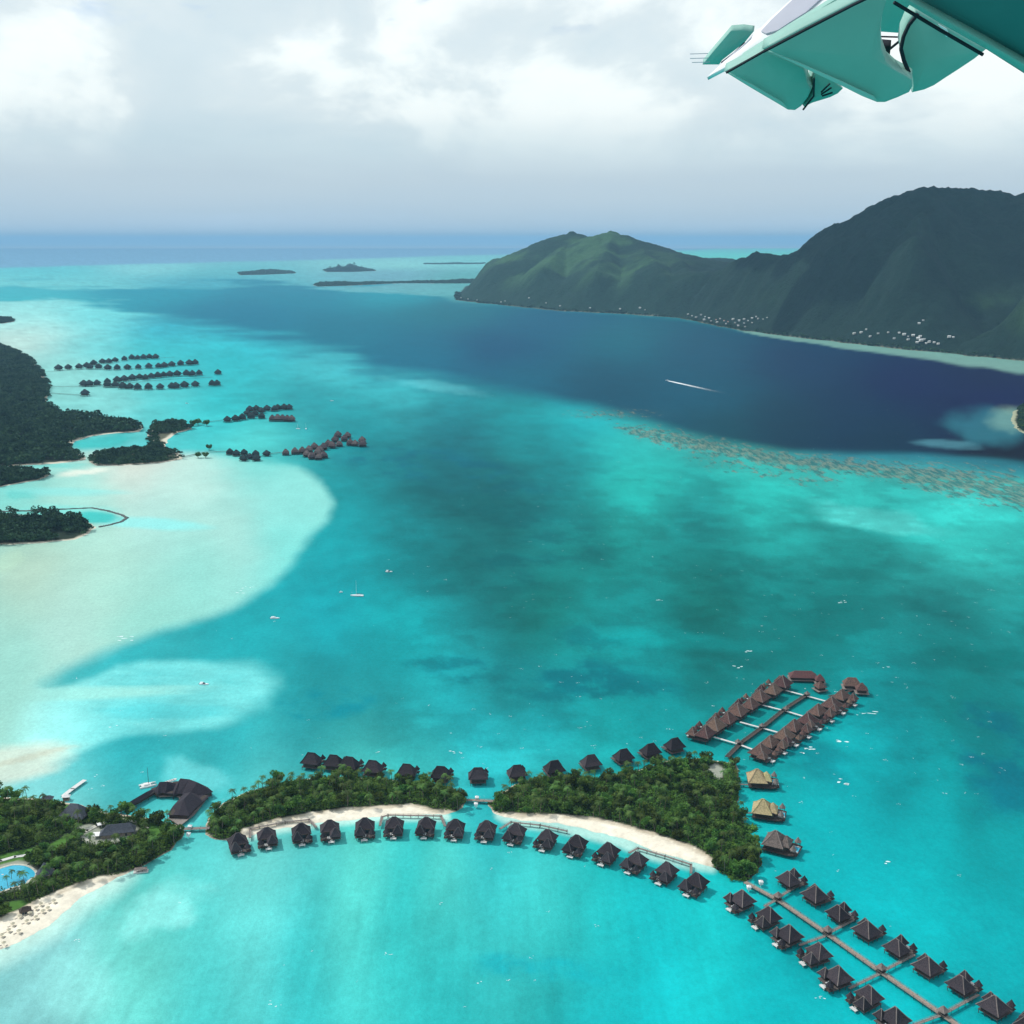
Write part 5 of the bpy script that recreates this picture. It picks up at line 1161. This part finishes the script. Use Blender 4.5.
# ------------------------------------------------------------------ boats
M_HULL = mat('boat_white', (.82, .83, .84), .4, .05, 1)
M_NAVY = mat('boat_dark', (.06, .07, .09), .5, .1, 1)
def hullmesh(L, B, D, m=None):
    q = MB(); rings = []
    for x, b, k in ((-.5, .72, 0), (-.2, 1.0, 0), (.15, .92, .02), (.36, .55, .08), (.5, .04, .16)):
        rings.append([(x * L, -b * B / 2, D * (1 + k)), (x * L, -b * B * .36, -.1), (x * L, 0, -.35), (x * L, b * B * .36, -.1), (x * L, b * B / 2, D * (1 + k))])
    q.loft(rings); return q
def yacht(u, v, rz, L, label):
    p = at(u, v, 0); r = thing('sailboat', p, rz, label, 'sailboat'); hullmesh(L, L * .3, 1.3).build('hull', M_HULL, r)
    MB().loft([[(-L * .22, -1.3, 1.3), (-L * .22, 1.3, 1.3), (-L * .22, 1.1, 2.1), (-L * .22, -1.1, 2.1)], [(L * .2, -.8, 1.4), (L * .2, .8, 1.4), (L * .17, .6, 1.9), (L * .17, -.6, 1.9)]]).build('cabin', M_HULL, r)
    MB().tube((L * .05, 0, 1.4), (L * .05, 0, L * 1.25), .17, .1).build('mast', M_HULL, r); MB().tube((L * .05, 0, 3), (-L * .38, 0, 3.1), .28, .22).build('boom', M_NAVY, r)
    m = MB(); m.tube((L * .05, 0, L * 1.24), (L * .49, 0, 1.6), .04, .04, 4); m.tube((L * .05, 0, L * 1.24), (-L * .49, 0, 1.5), .04, .04, 4); m.build('rigging', M_NAVY, r)
yacht(357, 596, R(175), 17, 'white single-masted sailboat anchored off the sandbank edge'); yacht(298, 429, R(160), 11, 'tiny sailboat near the brown cluster, the one closer to shore'); yacht(306, 429, R(100), 12, 'tiny sailboat near the brown cluster, the one farther out')
def motorboat(u, v, rz, L, label, dark=False, canopy=True):
    p = at(u, v, 0); r = thing('motorboat', p, rz, label, 'motorboat'); hullmesh(L, L * .32, 1.0).build('hull', M_HULL, r)
    MB().loft([[(-L * .1, -1.0, 1), (-L * .1, 1.0, 1), (-L * .1, .9, 2.1), (-L * .1, -.9, 2.1)], [(L * .16, -.8, 1), (L * .16, .8, 1), (L * .08, .7, 2.0), (L * .08, -.7, 2.0)]]).build('cabin', M_NAVY if dark else M_HULL, r)
    if canopy:
        MB().box(-L * .4, -L * .08, -1.1, 1.1, 2.35, 2.5).build('canopy', M_HULL, r); q = MB()
        for x in (-.38, -.1):
            for y in (-1, 1): q.tube((x * L, y, .9), (x * L, y, 2.36), .06)
        q.build('posts', M_NAVY, r)
    MB().box(-L * .54, -L * .5, -.35, .35, .1, 1.3).build('outboard_motor', M_NAVY, r)
motorboat(275, 618.5, R(4), 11, 'long white motorboat anchored beside the pale sandbank'); motorboat(389, 572, R(0), 9.5, 'dark-topped motorboat farther out than the sailboat', True); motorboat(204, 684.5, R(-3), 10, 'motorboat with canopy over the sandy shallows', True)
motorboat(341, 592.5, R(10), 4.5, 'tiny white dinghy just behind the anchored sailboat', False, False); motorboat(332, 401, R(20), 10, 'small white motorboat crossing beyond the cluster piers'); motorboat(187, 403.5, R(0), 9, 'small motorboat in the shallows below the far village', True)
motorboat(667, 380.5, R(160), 12, 'speedboat at the head of a long white wake')
def foam_mat():
    m = bpy.data.materials.new('foam'); m.use_nodes = True; t = NT(m.node_tree); g = t.n('ShaderNodeNewGeometry')
    a = t.n('ShaderNodeAttribute', attribute_name='dens'); n = t.noise(g.outputs['Position'], .5, 6, .75)
    f = t.step(t.math('ADD', n, t.math('MULTIPLY', a.outputs['Fac'], .5)), .62, .85)
    d = t.n('ShaderNodeBsdfDiffuse'); d.inputs[0].default_value = (.85, .9, .9, 1); tr = t.n('ShaderNodeBsdfTransparent'); mx = t.n('ShaderNodeMixShader')
    t.l(t.math('MULTIPLY', f, .85), mx.inputs[0]); t.l(tr.outputs[0], mx.inputs[1]); t.l(d.outputs[0], mx.inputs[2]); o = t.n('ShaderNodeOutputMaterial'); t.l(mx.outputs[0], o.inputs[0]); return m
M_FOAM = foam_mat()
def wake():
    A = at(668, 380.8, 0); B = at(745, 398, 0); d = B - A; L = d.length; d.normalize(); s = Vector((-d.y, d.x, 0)); V = []; F = []; den = []
    n = 60; k = 7
    for i in range(n + 1):
        x = i / n; wdt = 5 + 22 * x ** .7; q = A + d * (L * x)
        for j in range(k): y = j / (k - 1) * 2 - 1; V.append(tuple(q + s * (y * wdt) + Vector((0, 0, .25)))); den.append((1 - x) ** 1.1 * (1 - abs(y) ** 2) * (1.15 if i < 12 else .95) - .1 * x)
    F = [(i * k + j, (i + 1) * k + j, (i + 1) * k + j + 1, i * k + j + 1) for i in range(n) for j in range(k - 1)]
    tag(link_mesh('wake_foam', V, F, M_FOAM, attrs={'dens': den}), 'long thin white wake trailing the speedboat across the deep channel', 'wake', kind='stuff')
wake()
def whitecaps():
    V = []; F = []
    spots = []
    for _ in range(3000):
        u = random.uniform(60, 1020); v = random.uniform(395, 1010)
        w_ = vnoise(np.array(u / 130.), np.array(v / 70.), 5); wt = (1.0 if u > 480 else .35) * (1.0 if v < 800 else .22) * (.3 + float(w_))
        if random.random() > wt * .40: continue
        spots.append((u, v, random.uniform(.3, .9) * (2.0 if random.random() < .04 else 1)))
    spots += [(750, 652, 3.2), (740, 667, 2.6), (880, 714, 4), (841, 741, 3), (841, 781, 3.4), (803, 753, 2), (806, 748, 2.4), (862, 714, 2), (885, 666, 2.6), (128, 636, 4), (122, 641, 3.6), (240, 592, 3), (250, 587, 2.2), (842, 602, 2.4), (660, 600, 2)]
    for u, v, s in spots:
        c = at(u, v, .12)
        if any(inside(c.x, c.y, W) for W in (WP_A, WP_B, WP_C)): continue
        for q in range(random.randint(2, 5)):
            o_ = Vector((random.gauss(0, 1.6 * s), random.gauss(0, 1.3 * s), 0)); a = random.uniform(-.5, .3); n = 8; b = len(V); L = s * random.uniform(.4, 1.15); wd = s * random.uniform(.2, .5)
            for i in range(n):
                t_ = 2 * math.pi * i / n; rr = random.uniform(.6, 1.2); x = L * rr * math.cos(t_); y = wd * rr * math.sin(t_)
                V.append((c.x + o_.x + x * math.cos(a) - y * math.sin(a), c.y + o_.y + x * math.sin(a) + y * math.cos(a), .12))
            F.append(tuple(range(b, b + n)))
    m = mat('whitecap_foam', (.62, .80, .80), .9, .1, 1); tag(link_mesh('whitecap_foam', V, F, m), 'scattered small white wavelets across the windy lagoon', 'whitecaps', kind='stuff')
whitecaps()
# ------------------------------------------------------------------ wing of the aircraft the photograph is taken from
CR, CU, CF = Vector((1, 0, 0)), Vector((0, math.sin(PITCH), math.cos(PITCH))), Vector((0, math.cos(PITCH), -math.sin(PITCH)))
CAMP = Vector((0, 0, CAMH))
def wdir(u, v): return CF + CR * ((u - 512) / FPX) - CU * ((v - 512) / FPX)
def on_plane(u, v, P0, n):
    d = wdir(u, v); return CAMP + d * ((P0 - CAMP).dot(n) / d.dot(n))
def paint(name, col, rough=.5):
    m = mat(name, col, rough, .06, 1.5, spec=.12); return m
M_PAINT = paint('sea_bounce_wing_paint', (.27, .48, .42)); M_WPAINT = paint('white_wing_paint', (.78, .79, .80)); M_SEAL = mat('rubber_seal', (.015, .02, .03), .8, .2, 3); M_GREYP = paint('grey_wing_paint', (.42, .43, .50)); M_DTEAL = paint('shaded_wing_paint', (.08, .19, .19))  # teal puts the sea's bounce light into the paint; dark teal adds shade
wing_root = thing('aircraft_wing', CAMP + Vector((3.2, 6.0, 1.6)), 0, 'white aircraft wing seen from below, its drooped flaps tinted turquoise by the lagoon', 'aircraft wing')
def wpart(name, poly, P0, n, th=.08, m=None, puff=.03, inset=.10, sub=4):
    puff *= .35; inset *= .6
    n = Vector(n).normalized(); P = [on_plane(u, v, P0, n) for u, v in poly]; c = sum(P, Vector()) / len(P)
    Q = []
    for i in range(len(P)):
        a, b = P[i], P[(i + 1) % len(P)]
        for k in range(sub): Q.append(a.lerp(b, k / sub))
    N = len(Q); up = n * puff; L = []
    for f, o_ in ((1.0, -th), (1.0, 0.0), (1 - inset * .35, puff * .7), (1 - inset, puff)):
        L.append([tuple(c + (q - c) * f + n * o_ - wing_root.location) for q in Q])
    mb = MB(); mb.loft(L, cap=False)
    b0 = 0; vs = mb.V
    # caps as fans
    k0 = len(vs); mb.V.append(tuple(c - n * th - wing_root.location)); mb.V.append(tuple(c + n * puff * 1.05 - wing_root.location))
    for i in range(N): mb.F.append((k0, (i + 1) % N, i)); mb.F.append((k0 + 1, 3 * N + i, 3 * N + (i + 1) % N))
    ob = mb.build(name, m or M_PAINT, wing_root)
    import bmesh
    bm = bmesh.new(); bm.from_mesh(ob.data); bmesh.ops.recalc_face_normals(bm, faces=bm.faces); bm.to_mesh(ob.data); bm.free()
    ob.data.polygons.foreach_set('use_smooth', [True] * len(ob.data.polygons)); return ob
def wp(u, v, d): return CAMP + wdir(u, v) * d
DN = (-.18, -.62, -.76)
PH = wp(790, 30, 7.0)
n1 = Vector(DN).normalized()
def seam(pts, P0, n, r, name='seal'):
    r *= .5
    n = Vector(n).normalized(); mb = MB(); P = [on_plane(u, v, P0, n) + n * .035 - wing_root.location for u, v in pts]
    for a, b in zip(P[:-1], P[1:]): mb.tube(a, b, r, r, 5)
    return mb.build(name, M_SEAL, wing_root)
# bright upper face catching the sun
UPN = (-.52, -.50, .69)
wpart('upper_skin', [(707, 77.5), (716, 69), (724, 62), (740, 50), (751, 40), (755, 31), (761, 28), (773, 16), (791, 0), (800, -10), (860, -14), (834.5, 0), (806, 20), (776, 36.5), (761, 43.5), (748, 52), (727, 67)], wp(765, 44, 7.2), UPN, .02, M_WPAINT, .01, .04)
wpart('spoiler_panel', [(761, 31), (771, 20), (790, 2), (800, -8), (828, -8), (806, 12), (790, 22), (778, 30), (766, 33.5)], wp(765, 44, 7.17), UPN, .012, M_GREYP, .002, .03)
wpart('tip_edge', [(720, 64.5), (752, 37), (755, 32), (752, 45), (738, 57), (716, 69.5)], wp(735, 52, 7.6), (-.5, -.8, .3), .03, M_GREYP, .005, .05)
wpart('aileron_tip', [(702.5, 64.5), (710, 55), (731, 30.5), (743, 29.5), (754, 31), (745, 42), (722, 60), (719, 64.5)], wp(730, 45, 7.7), DN, .05, M_PAINT, .012, .08)
seam([(722, 59), (735, 49), (745, 39)], wp(730, 45, 7.68), DN, .012)
# spar band above the flaps
wpart('lower_skin', [(725, 70), (727, 67), (764, 43.5), (800, 21), (834, 0), (868, -20), (880, -20), (853, 2), (766, 49), (745, 60)], wp(790, 32, 7.05), (-.2, -.75, -.6), .05, M_PAINT, .01, .03)
seam([(727, 70), (764, 49)], wp(770, 75, 6.86), (-.25, -.80, -.55), .016)
seam([(764, 48.8), (810, 24.5), (853, 2.2), (880, -11)], wp(840, 60, 6.55), (-.22, -.80, -.56), .018)
# outer flap and its hinge fairing
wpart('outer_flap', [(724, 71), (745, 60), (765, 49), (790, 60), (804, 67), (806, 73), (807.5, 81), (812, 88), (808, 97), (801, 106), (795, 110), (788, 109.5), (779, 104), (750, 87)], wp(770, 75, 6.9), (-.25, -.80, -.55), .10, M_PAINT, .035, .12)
wpart('outer_fairing', [(815, 73), (830, 78), (843, 88), (838, 93), (830, 97), (812, 102.5), (804, 106.5), (810, 98), (813.5, 92)], wp(825, 90, 6.95), (.15, -.85, -.5), .10, M_PAINT, .02, .12)
seam([(814.5, 74), (814, 92), (803.5, 105.5)], wp(820, 88, 6.9), DN, .012)
for a, b in (((819, 90), (828, 81)), ((819, 92), (829.5, 85)), ((820, 93.5), (830.5, 90))): seam([a, b], wp(820, 88, 6.88), (.15, -.85, -.5), .011, 'slot')
# inner flap
wpart('inner_flap', [(762, 48.5), (800, 28), (853, 1), (868, -6), (885, -14), (886, 0), (882, 12), (880.3, 30), (881, 47), (886, 61), (895, 69), (908, 76), (912.5, 79), (912.5, 86), (909, 92), (898, 97), (885, 102), (877, 102), (862, 96), (840, 85), (800, 66)], wp(840, 60, 6.6), (-.22, -.80, -.56), .12, M_PAINT, .03, .09)
M_PALET = paint('lit_edge_paint', (.37, .58, .52))  # paler tone paints the sea light along the flap edges
wpart('painted_lit_edge', [(765, 49.5), (800, 63.2), (842, 81.5), (874, 96.5), (877, 101.2), (862, 95.6), (840, 84.8), (800, 66)], wp(840, 60, 6.565), (-.22, -.80, -.56), .006, M_PALET, 0, .02)
wpart('painted_lit_edge', [(726, 71.5), (752, 84.5), (782, 102), (788, 108.6), (779, 103.6), (750, 86.6)], wp(770, 75, 6.86), (-.25, -.80, -.55), .006, M_PALET, 0, .02)
# innermost flap behind the fairing
wpart('inboard_flap', [(916, 10), (940, 22), (986, 49), (975, 58), (960, 68), (946, 77), (934, 85), (924, 89.5), (912, 92.3), (913, 86), (912.5, 77), (908, 70), (903, 58), (901, 46), (903, 32), (908, 20)], wp(940, 55, 6.7), (-.05, -.82, -.57), .11, M_PAINT, .03, .10)
seam([(917, 11), (908, 22), (902.5, 34), (900, 46), (903, 58), (908, 70)], wp(905, 45, 6.55), (-.05, -.82, -.57), .024, 'hinge_rib')
seam([(881, 32.5), (900, 33)], wp(890, 33, 6.9), DN, .010, 'hinge_rod'); seam([(901, 36), (890, 45)], wp(890, 40, 6.9), DN, .016, 'hinge_rod')
wpart('hinge_bracket', [(880, 45), (891, 46), (890, 54), (887.5, 60), (883, 54)], wp(886, 50, 6.75), DN, .05, M_SEAL, .01, .1)
wpart('flap_track', [(885, -14), (905, -6), (916, 10), (901, 33), (880, 31.5), (882, 12)], wp(895, 15, 7.4), (-.1, -.4, -.9), .04, M_PAINT, .01, .06)
wpart('highlight_plate', [(938, 24), (947, 29), (950, 36), (946, 37)], wp(945, 30, 6.55), (-.05, -.82, -.57), .004, M_WPAINT, .003, .1)  # white highlight on the flap, painted as a thin plate
# root section crossing the corner: underside shade and lit lip put into the paints
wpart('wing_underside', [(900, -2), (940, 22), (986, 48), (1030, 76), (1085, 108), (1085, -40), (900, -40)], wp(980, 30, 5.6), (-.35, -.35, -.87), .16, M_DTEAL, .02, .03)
wpart('wing_lip', [(904, -3), (940, 17), (986, 42), (1030, 67), (1085, 98), (1085, 106), (1030, 75.5), (986, 48.5), (940, 22.5), (900, -1)], wp(980, 30, 5.52), (-.35, -.35, -.87), .03, M_PAINT, .006, .02)
seam([(896, -4), (940, 22.5), (985, 48.6)], wp(980, 30, 5.5), (-.35, -.35, -.87), .018)
for k, (u, v) in enumerate([(690, 54), (690, 58.5), (692, 62.5)]):
    mb = MB(); mb.tube(wp(u, v, 7.7) - wing_root.location, wp(u + 18, v - .5, 7.7) - wing_root.location, .0028, .0028, 4); mb.build('static_wick', M_GREYP, wing_root)
